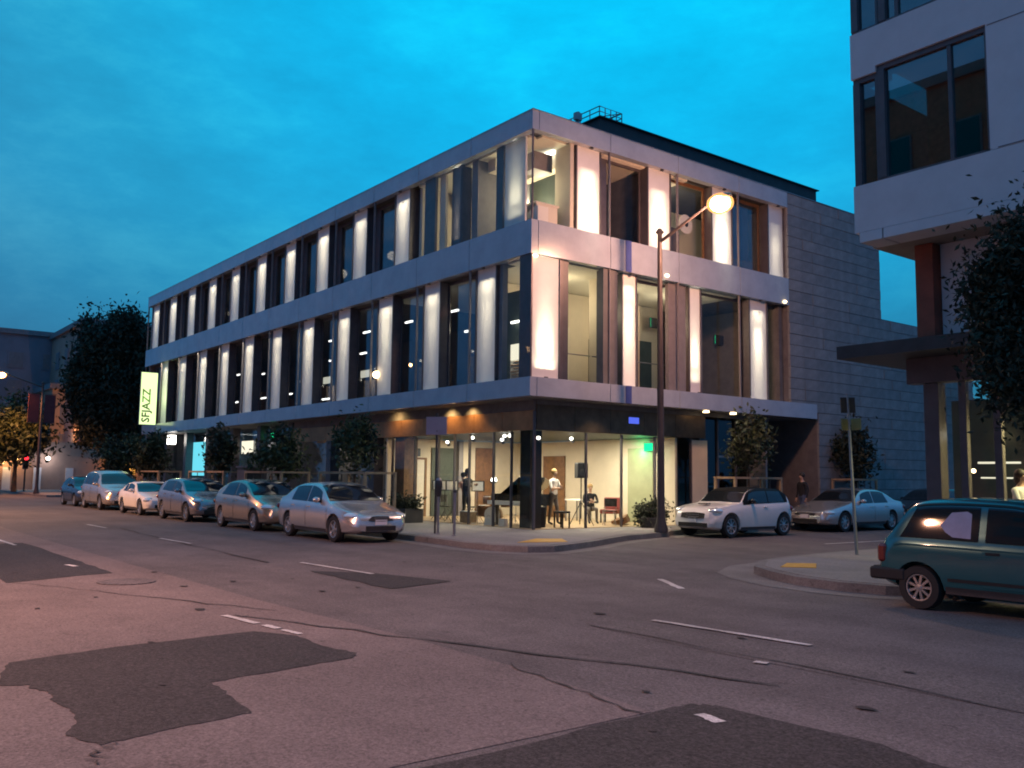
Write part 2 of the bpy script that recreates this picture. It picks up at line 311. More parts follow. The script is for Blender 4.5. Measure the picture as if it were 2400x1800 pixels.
gout = [(-36.9, -4.0), (-.35, -4.0), (1.1, -4.1), (2.4, -4.25), (3.5, -4.1), (4.35, -3.55), (4.6, -2.6), (4.25, -1.6), (3.7, -.4), (3.1, .7), (2.6, 1.8), (2.2, 3.0), (2.0, 4.1), (1.6, 4.6), (1.45, 5), (1.45, 80)]
m_ = MB(); n_ = len(gout)
m_.add([(p[0], p[1], .006) for p in gout] + [(p[0] , p[1] , .006) for p in main_out], [(i, i + 1, n_ + i + 1, n_ + i) for i in range(n_ - 1)])
struct('gutter', m_, M['gutter'], 'pale concrete gutter along the corner kerb')
struct('tactile_paving', MB().prism([(3.0, -2.75), (2.15, -1.5), (2.5, -.95), (3.4, -1.55)], .15, .158), M['tactile'], 'yellow tactile pad on the far corner ramp')
ro = [(60, -2.55), (13.6, -2.55), (13.0, -2.9), (12.5, -3.35), (11.8, -3.5), (11.0, -3.4), (10.2, -3.0), (9.5, -2.5), (8.85, -1.5), (8.5, 0), (8.35, 1.5), (8.3, 3), (8.3, 80)]
ri = [(60, -2.37), (13.65, -2.37), (13.1, -2.72), (12.5, -3.17), (11.8, -3.32), (11.06, -3.22), (10.3, -2.85), (9.64, -2.38), (9.02, -1.44), (8.68, .03), (8.53, 1.5), (8.48, 3), (8.48, 80)]
struct('sidewalk', MB().prism(ri + [(60, 80)], -.05, .15), M['walk'], 'pale concrete sidewalk on the right corner')
struct('kerb', strip(ro, ri, -.05, .142), M['gutter'], 'concrete kerb of the right corner sidewalk')
go2 = [(60, -3.1), (13.7, -3.1), (13.2, -3.4), (12.6, -3.85), (11.8, -4.0), (10.8, -3.9), (9.8, -3.5), (9.0, -2.9), (8.3, -1.7), (8.0, -.1), (7.9, 1.5), (7.85, 3), (7.85, 80)]
m_ = MB(); n_ = len(go2)
m_.add([(p[0], p[1], .006) for p in go2] + [(p[0], p[1], .006) for p in ro], [(i, i + 1, n_ + i + 1, n_ + i) for i in range(n_ - 1)])
struct('gutter', m_, M['gutter'], 'pale concrete gutter along the right corner kerb')
struct('tactile_paving', MB().prism([(9.95, -2.35), (9.55, -1.6), (9.9, -1.2), (10.4, -1.95)], .15, .158), M['tactile'], 'yellow tactile pad on the right corner ramp')
struct('sidewalk', MB().prism([(-46, -3.3), (-46, 60), (-200, 60), (-200, -3.3)], -.05, .15), M['walk'], 'sidewalk of the block beyond the far cross street')
struct('sidewalk', MB().prism([(-200, -19.5), (80, -19.5), (80, -26), (-200, -26)], -.05, .15), M['walk'], 'sidewalk on the near side of the street behind the camera')

# ------------------------------------------------------------------ concert hall
hall = thing('concert_hall', 'three storey corner concert hall with rows of lit white piers and a glazed ground floor', 'building')
def part(mb, name, m, parent=None, **k): return mb.build(name, m, parent or hall, world=True, **k)
BW = 3.1133; NL = 12; RJ = [0, 3.11, 6.2, 9.34, 12.14]
# slabs, roof and back walls (the dark inside)
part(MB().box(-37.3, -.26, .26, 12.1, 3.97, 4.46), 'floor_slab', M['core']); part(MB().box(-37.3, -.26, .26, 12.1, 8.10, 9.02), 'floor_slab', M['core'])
part(MB().box(-37.3, -.26, .26, 12.1, 11.77, 12.27), 'roof_slab', M['roof'])
part(MB().box(-37.36, -37.16, .255, 12.1, .15, 12.3), 'end_wall', M['stone'])
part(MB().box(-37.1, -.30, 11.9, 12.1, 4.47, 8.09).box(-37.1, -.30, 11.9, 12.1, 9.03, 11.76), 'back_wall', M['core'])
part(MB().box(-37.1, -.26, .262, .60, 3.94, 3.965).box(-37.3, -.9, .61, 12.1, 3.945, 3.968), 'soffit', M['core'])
for lv, (z0, z1) in enumerate(((3.96, 4.50), (8.06, 9.05), (11.73, 12.30))):
    for k in range(NL):
        part(MB().box(-(k + 1) * BW + .014, -k * BW - .014, 0, .25, z0, z1), 'fascia_panel', M['band'])
    for k in range(4):
        y0 = RJ[k] + .014 if k else .254
        part(MB().box(-.25, 0, y0, (RJ[k + 1] if (k < 3 or lv) else 13.75) - .008, z0, z1), 'fascia_panel', M['band'])
# parapet cap
part(MB().box(-37.38, .015, -.015, .3, 12.301, 12.33).box(-.3, .015, .305, 12.14, 12.301, 12.33), 'parapet_cap', M['metal'])
PD = .22
def shiftL(s): return s + PD * (s + 19.88) / 16
def shiftR(y): return y + PD * (y + 16) / 19.88
WASH = 1.0
def washer(parent, pos, aim, p, spread=70, low=1.0, width=.66, col=(1, .87, .62)):
    """linear wash light: a broad strip plus a narrow one that reaches the far end of the pier"""
    for k, (pw, sp) in enumerate(((p, spread), (p * low, 20))):
        o = lamp('AREA', 'wall_washer', Vector(pos) + Vector((0, 0, -.004 * k)), col, pw * WASH, parent, aim, .04)
        o.data.shape = 'RECTANGLE'; o.data.size = width * (1 if k == 0 else .8); o.data.size_y = .03; o.data.spread = R(sp)
LV = {'up': (9.05, 11.73), 'low': (4.50, 8.06)}
PW = [1.0, .86, 1.12, .94, 1.05, .8, 1.0, .9, 1.15, .95, 1.08]
def left_pier(s0, s1, lv, power=6.5, up=False, k=0):
    z0, z1 = LV[lv]; a, b = shiftL(s0), shiftL(s1)
    p = part(MB().box(-b, -a, PD, .52, z0 + .002, z1 - .002), 'pier', M['pier'])
    part(MB().box(-a + .003, -a + .05, PD - .04, .60, z0 + .003, z1 - .003).box(-b - .05, -b - .003, PD - .04, .60, z0 + .003, z1 - .003), 'reveal', M['frame'], p)
    c = -(a + b) / 2
    if up:
        part(MB().box(c - .06, c + .06, .05, .12, z0 + .002, z0 + .03), 'uplight', M['dmetal'], p); washer(p, (c, .06, z0 + .06), (c, PD, z0 + 1.5), power * .5, width=.25)
    else:
        part(MB().box(c - .05, c + .05, .03, .11, z1 - .05, z1 - .003), 'downlight', M['dmetal'], p); washer(p, (c, .02, z1 - .07), (c, PD + .02, z0 + .1), power * PW[k % len(PW)], low=.28 if lv == 'up' else .5, width=(b - a) * .66)
    return -b, -a
def right_pier(y0, y1, lv, power=26, up=False, pd=PD, drop=0.):
    z0, z1 = LV[lv]; a, b = (shiftR(y0), shiftR(y1)) if pd == PD else (y0, y1)
    p = part(MB().box(-.52, -pd, a, b, z0 + .002, z1 - .002), 'pier', M['pier'])
    part(MB().box(-.60, -pd + .04, a - .05, a - .003, z0 + .003, z1 - .003).box(-.60, -pd + .04, b + .003, b + .05, z0 + .003, z1 - .003), 'reveal', M['frame'], p)
    c = (a + b) / 2
    if up:
        part(MB().box(-.06, -.02, c - .06, c + .06, z0 + .002, z0 + .03), 'uplight', M['dmetal'], p); washer(p, (.06, c, z0 + .05), (-pd, c, z0 + 1.6), power, width=(b - a) * .7)
    if power and not up:
        part(MB().box(-.11, -.03, c - .05, c + .05, z1 - .05, z1 - .003), 'downlight', M['dmetal'], p); washer(p, (.10 if drop else -.01, c, z1 - .07), (-pd - .02, c, z0 + .1), power, 46 if drop else 70, 1.5, (b - a) * .62)
    return a, b
upL = [(6.71, 7.68), (9.76, 10.82), (12.87, 13.94), (16.0, 17.06), (19.12, 20.22), (22.32, 23.45), (25.46, 26.6), (28.59, 29.77), (31.72, 32.95), (34.85, 36.1)]
loL = [(1.66, 2.62), (4.69, 5.65), (7.71, 8.73), (10.87, 11.88), (13.95, 15.01), (17.11, 18.15), (20.22, 21.37), (23.32, 24.45), (26.41, 27.57), (29.6, 30.78), (32.7, 33.78)]
def window_left(x0, x1, lv, dark_w=.42, g='glass', dark_right=False):
    """a recessed window between two piers: frame, a dark fin and a pane"""
    z0, z1 = LV[lv]
    w = part(MB().box(x0, x1, .50, .56, z1 - .12, z1 - .004).box(x0, x1, .50, .56, z0 + .004, z0 + .07).box(x0, x0 + .06, .50, .56, z0 + .07, z1 - .12).box(x1 - .06, x1, .50, .56, z0 + .07, z1 - .12), 'window_frame', M['frame'])
    if dark_right: part(MB().box(x1 - .06 - dark_w, x1 - .062, .48, .58, z0 + .07, z1 - .12), 'dark_fin', M['frame'], w); xa, xb = x0 + .06, x1 - .06 - dark_w
    else: part(MB().box(x0 + .062, x0 + .06 + dark_w, .48, .58, z0 + .07, z1 - .12), 'dark_fin', M['frame'], w); xa, xb = x0 + .06 + dark_w, x1 - .06
    part(MB().box(xa + .002, xb - .002, .525, .537, z0 + .072, z1 - .122), 'pane', M[g], w)
for lv, lst in (('up', upL), ('low', loL)):
    ed = [left_pier(a, b, lv, k=i) for i, (a, b) in enumerate(lst)]
    for i in range(len(ed) - 1):
        window_left(ed[i + 1][1] + .055, ed[i][0] - .055, lv, dark_right=(lv == 'low'), dark_w=.38)
    x = ed[-1][0] - .055
    if x > -36.7: window_left(-37.1, x, lv)
    # thin joint mullions in line with the band joints
for k in range(1, NL + 1):
    for lv in LV:
        z0, z1 = LV[lv]
        if lv == 'up' and k < 3: continue
        part(MB().box(-k * BW - .02, -k * BW + .02, .03, .10, z0 + .003, z1 - .003), 'mullion', M['reveal'])
# near corner, upper floor left: lit rooms behind flush glass
z0, z1 = LV['up']
part(MB().box(-1.62, -.62, .235, .30, z0 + .002, z1 - .002), 'white_panel', M['pier']); washer(hall, (-1.1, .02, z0 + .06), (-1.1, .235, z0 + 1.3), 2.2)
for x0, x1 in ((-.46 - 1.55, -.46 - 1.2), (-4.35, -3.85), (-6.1, -5.45)):
    part(MB().box(x0, x1, .20, .30, z0 + .002, z1 - .002), 'dark_column', M['frame'])
part(MB().box(-3.45, -3.12, .30, 2.4, z0 + .002, z1 - .002), 'partition', M['reveal'])
left_pier(3.62, 4.02, 'up', 3, up=True)
part(MB().box(-5.3, -4.98, .30, .4, z0 + .002, z1 - .002).box(-6.9, -6.75, .5, 4.5, z0, z1), 'partition', M['beige'])
for x0, x1 in ((-3.10, -.03), (-6.21, -3.125)):
    part(MB().box(x0, x1, .04, .055, z0 + .002, z1 - .002), 'corner_pane', M['clearglass'])
# near corner, lower floor left
z0, z1 = LV['low']
part(MB().box(-2.05, -1.75, .30, .5, z0 + .002, z1 - .002), 'partition', M['reveal']); part(MB().box(-1.55, -.03, .04, .055, z0 + .002, z1 - .002), 'corner_pane', M['clearglass'])
part(MB().box(-.055, -.012, .012, .055, 4.5, 8.06).box(-.055, -.012, .012, .055, 9.05, 11.73), 'corner_mullion', M['frame'])
# right facade piers
right_pier(1.70, 2.63, 'up', 9, drop=1); right_pier(4.75, 5.75, 'up', 7.5, drop=1); right_pier(7.85, 8.87, 'up', 8, drop=1)
right_pier(10.94, 11.8, 'up', 1.6, drop=1)
right_pier(.10, 1.12, 'low', 7, up=True, pd=.10); right_pier(3.6, 4.17, 'low', 4.5); right_pier(6.67, 7.19, 'low', 3.5, up=True); right_pier(9.8, 10.74, 'low', 6)
def window_right(y0, y1, lv, g='glass', fm='frame', dark=0.):
    z0, z1 = LV[lv]
    w = part(MB().box(-.56, -.50, y0, y1, z1 - .12, z1 - .004).box(-.56, -.50, y0, y1, z0 + .004, z0 + .07).box(-.56, -.50, y0, y0 + .07, z0 + .07, z1 - .12).box(-.56, -.50, y1 - .07, y1, z0 + .07, z1 - .12), 'window_frame', M[fm])
    if dark: part(MB().box(-.58, -.48, y0 + .072, y0 + .07 + dark, z0 + .07, z1 - .12), 'dark_fin', M[fm], w)
    part(MB().box(-.537, -.525, y0 + .074 + dark, y1 - .072, z0 + .072, z1 - .122), 'pane', M[g], w)
window_right(2.96, 4.92, 'up', dark=.35, g='clearglass'); window_right(6.05, 8.05, 'up', fm='wood', g='clearglass'); window_right(9.2, 11.1, 'up', fm='wood', dark=.2)  # wood brown on two upper frames paints in the street lamp's orange glow
window_right(4.45, 6.85, 'low', dark=.2, g='clearglass'); window_right(7.5, 10.0, 'low', dark=.3, g='clearglass'); window_right(11.1, 12.1, 'low', g='clearglass')
z0, z1 = LV['low']; part(MB().box(-.055, -.04, 1.25, 3.7, z0 + .002, z1 - .002), 'corner_pane', M['clearglass'])
part(MB().box(-.5, -.12, 1.18, 1.5, z0 + .002, z1 - .002), 'dark_column', M['frame']); part(MB().box(-.4, -.1, 2.9, 3.5, z0 + .003, z1 - .003), 'grey_column', M['reveal'])
part(MB().box(-.35, -.2, 5.9, 6.72, z0 + .003, z1 - .003), 'grey_column', M['reveal'])
z0, z1 = LV['up']; part(MB().box(-.055, -.04, .03, 1.62, z0 + .002, z1 - .002), 'corner_pane', M['clearglass']); part(MB().box(-.9, -.2, 1.62, 1.76, z0 + .002, z1 - .002), 'partition', M['beige'])
for y in RJ[1:4]:
    for lv in LV: part(MB().box(-.10, -.03, y - .02, y + .02, LV[lv][0] + .003, LV[lv][1] - .003), 'mullion', M['reveal'])
for z_ in ((8.06, 9.05), (3.96, 4.5)): part(MB().box(.003, .02, 3.75, 4.0, z_[0], z_[1]), 'blue_strip', M['bluestrip'])
# glowing balls imitating lamp highlights reflected in the glossy bands
for y, z in ((.12, 7.98), (5.6, 8.2), (11.85, 8.15)): part(MB().ball((.03, y, z), (.05, .09, .05)), 'band_glint', M['e_warm'], smooth=True)
# rooms
part(MB().box(-6.7, -.32, .62, 7.0, 11.70, 11.765).box(-6.7, -.57, .32, .615, 11.70, 11.765), 'ceiling', M['ceilm'])
part(MB().box(-6.7, -.6, 1.75, 2.1, 11.2, 11.69).box(-3.0, -2.6, .6, 1.74, 11.3, 11.69), 'ceiling_beam', M['beige'])
part(MB().box(-1.5, -.9, .8, 1.5, 10.95, 11.5), 'ceiling_box', M['reveal'])
part(MB().box(-6.7, -.57, 2.86, 2.95, 9.03, 11.69), 'room_wall', M['board']); part(MB().box(-6.7, -.57, 5.1, 5.19, 9.03, 11.69), 'room_wall', M['core'])
part(MB().box(-6.7, -5.0, 2.6, 2.85, 9.03, 11.1).box(-3.3, -1.9, 2.6, 2.85, 9.03, 10.4), 'bookcase', M['wood'])
part(MB().box(-1.7, -.45, .5, 1.4, 9.72, 9.78).box(-1.68, -1.6, .55, 1.35, 9.03, 9.72).box(-.55, -.47, .55, 1.35, 9.03, 9.72), 'desk', M['white'])
for i, (x, y) in enumerate(((-.5, .7), (-.9, .9), (-1.3, .8))): part(MB().box(x - .15, x + .15, y - .2, y + .2, 9.06, 9.62, Matrix.Rotation(.4 * i, 3, 'Z')), 'paper_stack', M['paper'])
for x, y in ((-1.4, 1.6), (-4.6, 2.2), (-3.0, 2.3)):
    part(MB().box(x - .5, x + .5, y - .08, y + .08, 11.62, 11.69), 'tube_light', M['e_strip']); lamp('POINT', 'room_light', (x, y, 10.6), (1, .86, .56), 75, hall, None, .25)
part(MB().box(-2.0, -1.96, .55, .62, 9.9, 10.05), 'desk_lamp', M['e_warm'])
# room of right bay three with white backdrop
part(MB().box(-3.2, -3.1, 5.2, 11.2, 9.03, 11.7), 'room_wall', M['white']); part(MB().box(-3.1, -.62, 5.2, 5.3, 9.03, 11.7), 'room_wall', M['beige'])
part(MB().lathe([(.34, -.02), (.34, .02), (.12, .025), (.11, .03)], (-.9, 7.55, 10.45), 'x', 20), 'white_disc', M['paper']); part(MB().ball((-.86, 7.55, 10.45), (.03, .09, .11)), 'disc_centre', M['black'])
part(MB().box(-1.2, -.7, 6.3, 7.0, 9.03, 9.95).box(-1.1, -.72, 6.35, 6.9, 9.95, 10.15), 'armchair', M['khaki'])
lamp('POINT', 'room_light', (-1.7, 7.2, 10.9), (1, .84, .55), 60, hall, None, .25)
part(MB().box(-.75, -.70, 9.6, 10.7, 9.6, 11.6), 'curtain', M['reveal']); part(MB().box(-.9, -.62, 9.55, 10.9, 9.3, 9.55), 'bench', M['timber'])
# lower corner rooms
part(MB().box(-9.0, -.3, .62, 9.5, 8.02, 8.09).box(-1.5, -.57, .32, .615, 8.02, 8.09), 'ceiling', M['ceilm'])
part(MB().box(-1.5, -.6, 3.6, 3.7, 4.47, 8.02).box(-3.4, -2.1, 6.4, 6.5, 4.47, 8.0), 'room_wall', M['beige'])
part(MB().box(-3.6, -3.5, 1.6, 9.2, 4.47, 8.0), 'room_wall', M['beige']); part(MB().box(-3.49, -3.43, 7.7, 8.5, 4.47, 6.7), 'door', M['board']); lamp('POINT', 'room_light', (-1.6, 7.4, 7.2), (1, .86, .62), 40, hall, None, .2)
part(MB().box(-3.49, -3.44, 1.7, 2.9, 4.47, 6.7), 'door', M['wood']); part(MB().box(-3.44, -3.40, 3.0, 3.12, 4.47, 6.8).box(-3.44, -3.4, 4.3, 4.42, 4.47, 6.8), 'door_frame', M['white']); part(MB().box(-3.49, -3.45, 3.13, 4.28, 4.47, 6.7), 'door', M['board'])
part(MB().box(-3.49, -3.42, 5.4, 6.2, 4.47, 6.5), 'door', M['board']); part(MB().box(-3.3, -2.2, 6.3, 6.38, 4.47, 6.9), 'bookcase', M['board'])
part(MB().box(-2.62, -2.0, 1.30, 1.35, 5.3, 5.80), 'glow_shelf', M['e_shelf']); part(MB().box(-2.62, -1.98, 1.30, 1.34, 4.6, 5.28), 'book_shelf', M['paper']); lamp('POINT', 'desk_light', (-2.2, 1.0, 5.5), (1, .88, .66), 6, hall); part(MB().box(-3.3, -.7, 1.36, 1.5, 4.47, 7.5), 'shelf_back', M['board'])  # shelf front glows by itself to look lamplit
for q in range(7): part(MB().box(-2.6 + rnd.uniform(0, .2), -2.0, 1.24, 1.295, 4.62 + q * .1, 4.65 + q * .1), 'shelf_board', M['timber'])
part(MB().tube([(-.7, 3.0, 5.4), (-.7, 6.6, 5.4)], .02).tube([(-.7, 4.3, 4.5), (-.7, 4.3, 5.4)], .02).tube([(-.7, 1.6, 5.4), (-.7, 2.9, 5.4)], .02), 'guard_rail', M['metal'])
for x, y in ((-1.8, 2.6), (-1.8, 5.2)):
    part(MB().lathe([(.22, -.04), (.2, .04)], (x, y, 7.95), n=14), 'ceiling_light', M['e_warm']); lamp('POINT', 'room_light', (x, y, 7.1), (1, .84, .56), 55, hall, None, .2)
part(MB().box(-1.3, -.6, 1.0, 1.06, 6.6, 6.68), 'tube_light', M['e_strip'])
# dark floors behind the far windows with tube lights and lit desks
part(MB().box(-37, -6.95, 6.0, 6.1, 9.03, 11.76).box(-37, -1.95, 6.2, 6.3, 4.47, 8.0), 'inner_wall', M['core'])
for x, z, w in ((-5.73, 7.30, .26), (-4.95, 6.5, .10), (-8.68, 7.3, .24), (-11.86, 7.3, .26), (-12.1, 6.48, .24), (-15.0, 7.3, .12), (-14.95, 6.45, .10), (-25.3, 6.7, .2), (-22.1, 6.48, .18), (-25.4, 5.3, .22), (-21.9, 5.3, .3), (-18.9, 5.3, .2), (-15.25, 4.85, .34), (-2.2, 6.48, .3)):
    part(MB().box(x - w, x + w, 1.2, 1.26, z - .03, z + .03), 'tube_light', M['e_strip'])
for x, w in ((-11.95, .42), (-15.3, .38)):
    part(MB().box(x - w, x + w, 1.28, 1.32, 5.52, 5.80), 'glow_counter', M['e_shelf']); part(MB().box(x - w - .3, x + w + .3, 1.6, 1.9, 4.5, 5.45), 'cabinet', M['timber']); lamp('POINT', 'desk_light', (x, 1.05, 5.4), (1, .88, .66), 7, hall)  # counter fronts are emissive, standing in for light falling on them
for x in (-9, -13.5, -18, -22.5, -27, -32): lamp('POINT', 'room_fill', (x, 3.2, 11.0), (1, .80, .55), 9, hall, None, .2)  # unseen fill lights added to lift the dark upper windows
part(MB().ball((-8.44, 1.2, 5.68), .06), 'desk_lamp', M['e_sod'])
for x in (-5.3, -8.6, -12, -18.9, -22, -25.3, -28.5): part(MB().box(x - .9, x + .8, 2.2, 2.6, 4.5, 5.3 + (x * 7 % 1) * .6), 'cabinet', M['timber' if x > -10 else 'wood']); lamp('POINT', 'desk_light', (x, 1.7, 5.9), (1, .84, .6), 2.5, hall)
part(MB().ball((-9.1, .16, 5.3), .13), 'globe_lamp', M['e_warm'], smooth=True)
# penthouse and roof rail
part(MB().box(-12, -2.5, 5.0, 17.75, 12.28, 14.12), 'penthouse', M['roof']); part(MB().box(-12.1, -2.4, 4.9, 17.85, 14.121, 14.16), 'penthouse_cap', M['dmetal'])
rl = MB()
for y in np.linspace(5.02, 6.1, 5): rl.tube([(-2.55, y, 13.7), (-2.55, y, 14.56)], .02, 5)
for x in np.linspace(-6, -2.55, 8): rl.tube([(x, 5.02, 13.9), (x, 5.02, 14.56)], .02, 5).tube([(x, 6.1, 13.9), (x, 6.1, 14.56)], .02, 5)
for z in (14.2, 14.38, 14.56): rl.tube([(-6, 5.02, z), (-2.55, 5.02, z), (-2.55, 6.1, z), (-6, 6.1, z)], .02, 5)
rl.tube([(-6, 5.02, 14.17), (-2.55, 6.1, 14.56)], .018, 5).tube([(-2.55, 5.02, 14.17), (-2.55, 6.1, 14.56)], .018, 5)
part(rl, 'roof_rail', M['metal']); part(MB().tube([(-2.4, 3.9, 12.3), (-2.4, 3.9, 14.0)], .05).box(-2.48, -2.32, 3.75, 4.0, 13.7, 13.95), 'roof_vent', M['metal'])
# stone wing: every slab its own piece
part(MB().box(-14, -.09, 12.16, 18.34, 3.96, 12.28).box(-14, -.09, 13.85, 18.34, .15, 3.955).box(-14, -.09, 18.342, 26, .15, 8.3), 'wing_wall', M['core'])
hh = .405; row = 0; z = .15
sr = random.Random(3); slabs = {}
while z < 12.3 - .05:
    zt = min(z + hh, 12.31); ya = 12.15 if z > 3.9 else 13.84; ye = 18.36 if z + hh > 8.4 else 25.9
    y = ya
    while y < ye - .02:
        w = sr.choice([2.4, 3.0, 3.6]) if y > ya else sr.choice([.9, 1.5, 2.1]); yb = min(y + w, ye)
        d = sr.uniform(0, .018); key = (round(yb - y, 2), round(zt - z, 2), sr.randrange(3))
        if key not in slabs:
            mb = MB().box(-.088, 0, 0, yb - y - .012, 0, zt - z - .016); o = mb.build('stone_slab', M[('stone', 'stone2', 'stone3')[key[2]]], hall); slabs[key] = o.data
        else: o = bpy.data.objects.new('stone_slab', slabs[key]); COL.objects.link(o); o.parent = hall
        o.location = (-d, y, z); y = yb
    z = zt; row += 1
part(MB().box(-14, .01, 12.14, 18.36, 12.301, 12.33), 'parapet_cap', M['metal'])
# ground floor: glazing, copper band, columns, lounge
g = .87
gx = [-.95, -1.95, -2.85, -4.15, -5.0, -5.95, -7.45, -9.0]
for i in range(len(gx) - 1): part(MB().box(gx[i + 1] + .012, gx[i] - .012, g, g + .014, .17, 3.04), 'glass_pane', M['shopglass'])
for x in gx[1:]: part(MB().box(x - .022, x + .022, g - .03, g + .05, .155, 3.04), 'mullion', M['frame'])
gy = [.95, 2.92, 4.43, 5.95, 7.7]
for i in range(4): part(MB().box(-g - .014, -g, gy[i] + .012, gy[i + 1] - .012, .17, 3.04), 'glass_pane', M['shopglass'])
for y in gy[1:]: part(MB().box(-g - .05, -g + .03, y - .025, y + .025, .155, 3.04), 'mullion', M['frame'])
part(MB().box(-g - .05, -g + .02, g - .02, g + .05, .155, 3.62), 'corner_mullion', M['frame'])
for i in range(11):
    x1 = -.93 - i * 1.5
    part(MB().box(x1 - 1.485, x1, g - .005, g + .03, 3.06, 3.64), 'copper_panel', M['copper'])
for i in range(5):
    y1 = .96 + i * 1.5; part(MB().box(-g - .03, -g + .005, y1, y1 + 1.485, 3.06, 3.82), 'copper_panel', M['copperd'])
part(MB().box(-17.5, -.9, g, g + .08, 3.645, 3.94).box(-g - .08, -g, .96, 12, 3.825, 3.94), 'lintel', M['core'])
lamp('SPOT', 'copper_light', (-4.0, .5, 3.9), (1, .62, .22), 90, hall, (-4.0, .87, 3.2), .05, 120, 1); lamp('SPOT', 'copper_light', (-5.2, .45, 3.9), (1, .62, .22), 110, hall, (-5.2, .87, 3.2), .05, 120, 1); lamp('SPOT', 'copper_light', (-8.6, .4, 3.9), (1, .62, .22), 60, hall, (-8.6, .87, 3.2), .05, 150, 1)
part(MB().box(-g - .12, -g - .04, 4.55, 5.3, 3.2, 3.75), 'monitor', M['board']); part(MB().box(-g + .006, -g + .02, 4.75, 5.2, 3.42, 3.62), 'monitor_screen', M['e_blue'])
part(MB().box(-8.95, -8.3, .95, 1.5, .15, 3.06), 'column', M['wood']); part(MB().box(-1.75, -1.28, 1.05, 1.5, .15, 3.06), 'column', M['black'])
part(MB().box(-9.8, -.9, .88, 7.4, .10, .165), 'lounge_floor', M['floor'])
part(MB().box(-9.6, -9.5, .95, 7.1, .16, 3.05), 'lounge_wall', M['beige']); part(MB().box(-9.49, -.95, 7.0, 7.1, .16, 3.05), 'lounge_wall', M['beige'])
part(MB().box(-9.49, -.95, .96, 6.99, 3.06, 3.15), 'lounge_ceiling', M['board'])
part(MB().box(-9.49, -9.44, 1.68, 2.52, .16, 2.28), 'door', M['white']); part(MB().box(-9.49, -9.42, 1.58, 1.67, .16, 2.36).box(-9.49, -9.42, 2.53, 2.62, .16, 2.36).box(-9.49, -9.42, 1.671, 2.529, 2.285, 2.36), 'door_frame', M['wood'])
part(MB().box(-9.49, -9.45, 2.85, 3.95, .16, 2.75), 'chalkboard', M['board']); part(MB().box(-9.49, -9.3, 4.0, 4.2, .16, 3.04), 'pilaster', M['reveal']); part(MB().box(-9.49, -9.4, 4.9, 5.75, .16, 2.8), 'timber_panel', M['wood'])
part(MB().box(-7.75, -6.5, 6.93, 6.99, .16, 2.5), 'timber_door', M['wood']); part(MB().box(-3.1, -1.9, 6.93, 6.99, .16, 2.72), 'green_lit_wall', M['greenlit_wall'])  # olive panel is wall, with the exit sign's green light put into its colour
part(MB().box(-1.0, -.92, 7.78, 8.6, .16, 3.0), 'lit_timber_wall', M['beige']); part(MB().box(-2.6, -2.5, 7.8, 13.8, .16, 3.94), 'entrance_wall', M['core'])
part(MB().box(-2.49, -.6, 11.4, 11.5, .16, 3.9), 'entrance_return', M['stone3']); part(MB().box(-1.4, -1.36, 8.7, 11.3, .17, 3.8), 'entrance_glass', M['darkglass'])
for y in (8.65, 9.6, 10.6): part(MB().box(-1.45, -1.3, y, y + .07, .16, 3.9), 'mullion', M['frame'])
part(MB().box(-1.45, -1.31, 9.672, 10.598, 2.45, 2.52), 'door_head', M['metal'])
for x, y, p in ((-7.6, 3.9, 160), (-4.2, 4.0, 150), (-2.2, 3.0, 110), (-2.6, 5.6, 110)): lamp('AREA', 'lounge_light', (x, y, 3.0), (1, .88, .68), p * 1.15, hall, (x, y, 0), .9)
for x, y, z in ((-6.2, 1.4, 2.85), (-5.0, 1.6, 2.98), (-3.9, 2.0, 2.9), (-3.5, 1.8, 3.0), (-3.1, 1.7, 3.0), (-2.2, 1.6, 3.02), (-1.05, 1.2, 2.85), (-2.3, 3.6, 2.95)):
    sp = part(MB().tube([(x, y, z), (x - .05, y + .08, z - .12)], [.05, .065], 8), 'ceiling_spotlight', M['dmetal']); part(MB().ball((x + .01, y - .03, z - .02), (.07, .05, .05)), 'spotlight_bulb', M['e_white'], sp)
for x, y in ((-.35, 9.3), (-.45, 8.0)): part(MB().lathe([(.11, -.02), (.1, .012)], (x, y, 3.945), n=12), 'soffit_downlight', M['e_warm'])
lamp('SPOT', 'soffit_light', (-.35, 9.3, 3.9), (1, .85, .55), 30, hall, (-.4, 9.3, 0), .05, 110, 1)
lamp('SPOT', 'soffit_light', (-3, .3, 3.9), (1, .85, .6), 190, hall, (-3, -1.2, 0), .1, 130, 1); lamp('SPOT', 'soffit_light', (-.3, 3.2, 3.9), (1, .85, .6), 110, hall, (.6, 3.2, 0), .1, 130, 1)
# rest of the left ground floor
part(MB().box(-37.1, -9.65, 3.2, 3.3, .16, 3.94), 'shop_wall', M['reveal']); part(MB().box(-37, -9.7, .6, 3.19, .10, .162), 'shop_floor', M['core'])
for x in (-10.6, -14.2, -18.0, -21.5, -25, -28.5, -32, -35.5): part(MB().box(x - .2, x + .2, .9, 1.3, .16, 3.94), 'column', M['frame'])
for k in range(9): part(MB().box(-10.9 - k * 2.9 - 2.87, -10.9 - k * 2.9, 1.4, 1.415, .17, 3.9), 'glass_pane', M['glass'])
part(MB().box(-32.0, -29.0, 1.30, 1.36, 1.55, 3.4), 'video_wall', M['e_cyan'])
for x0, x1, z0_, z1_ in ((-26.6, -26.0, 2.45, 2.78), (-25.9, -25.3, 2.45, 2.78), (-24.7, -24.1, 2.66, 3.3), (-24.0, -23.3, 2.7, 3.3)): part(MB().box(x0, x1, 1.33, 1.38, z0_, z1_), 'lit_opening', M['e_shelf'])
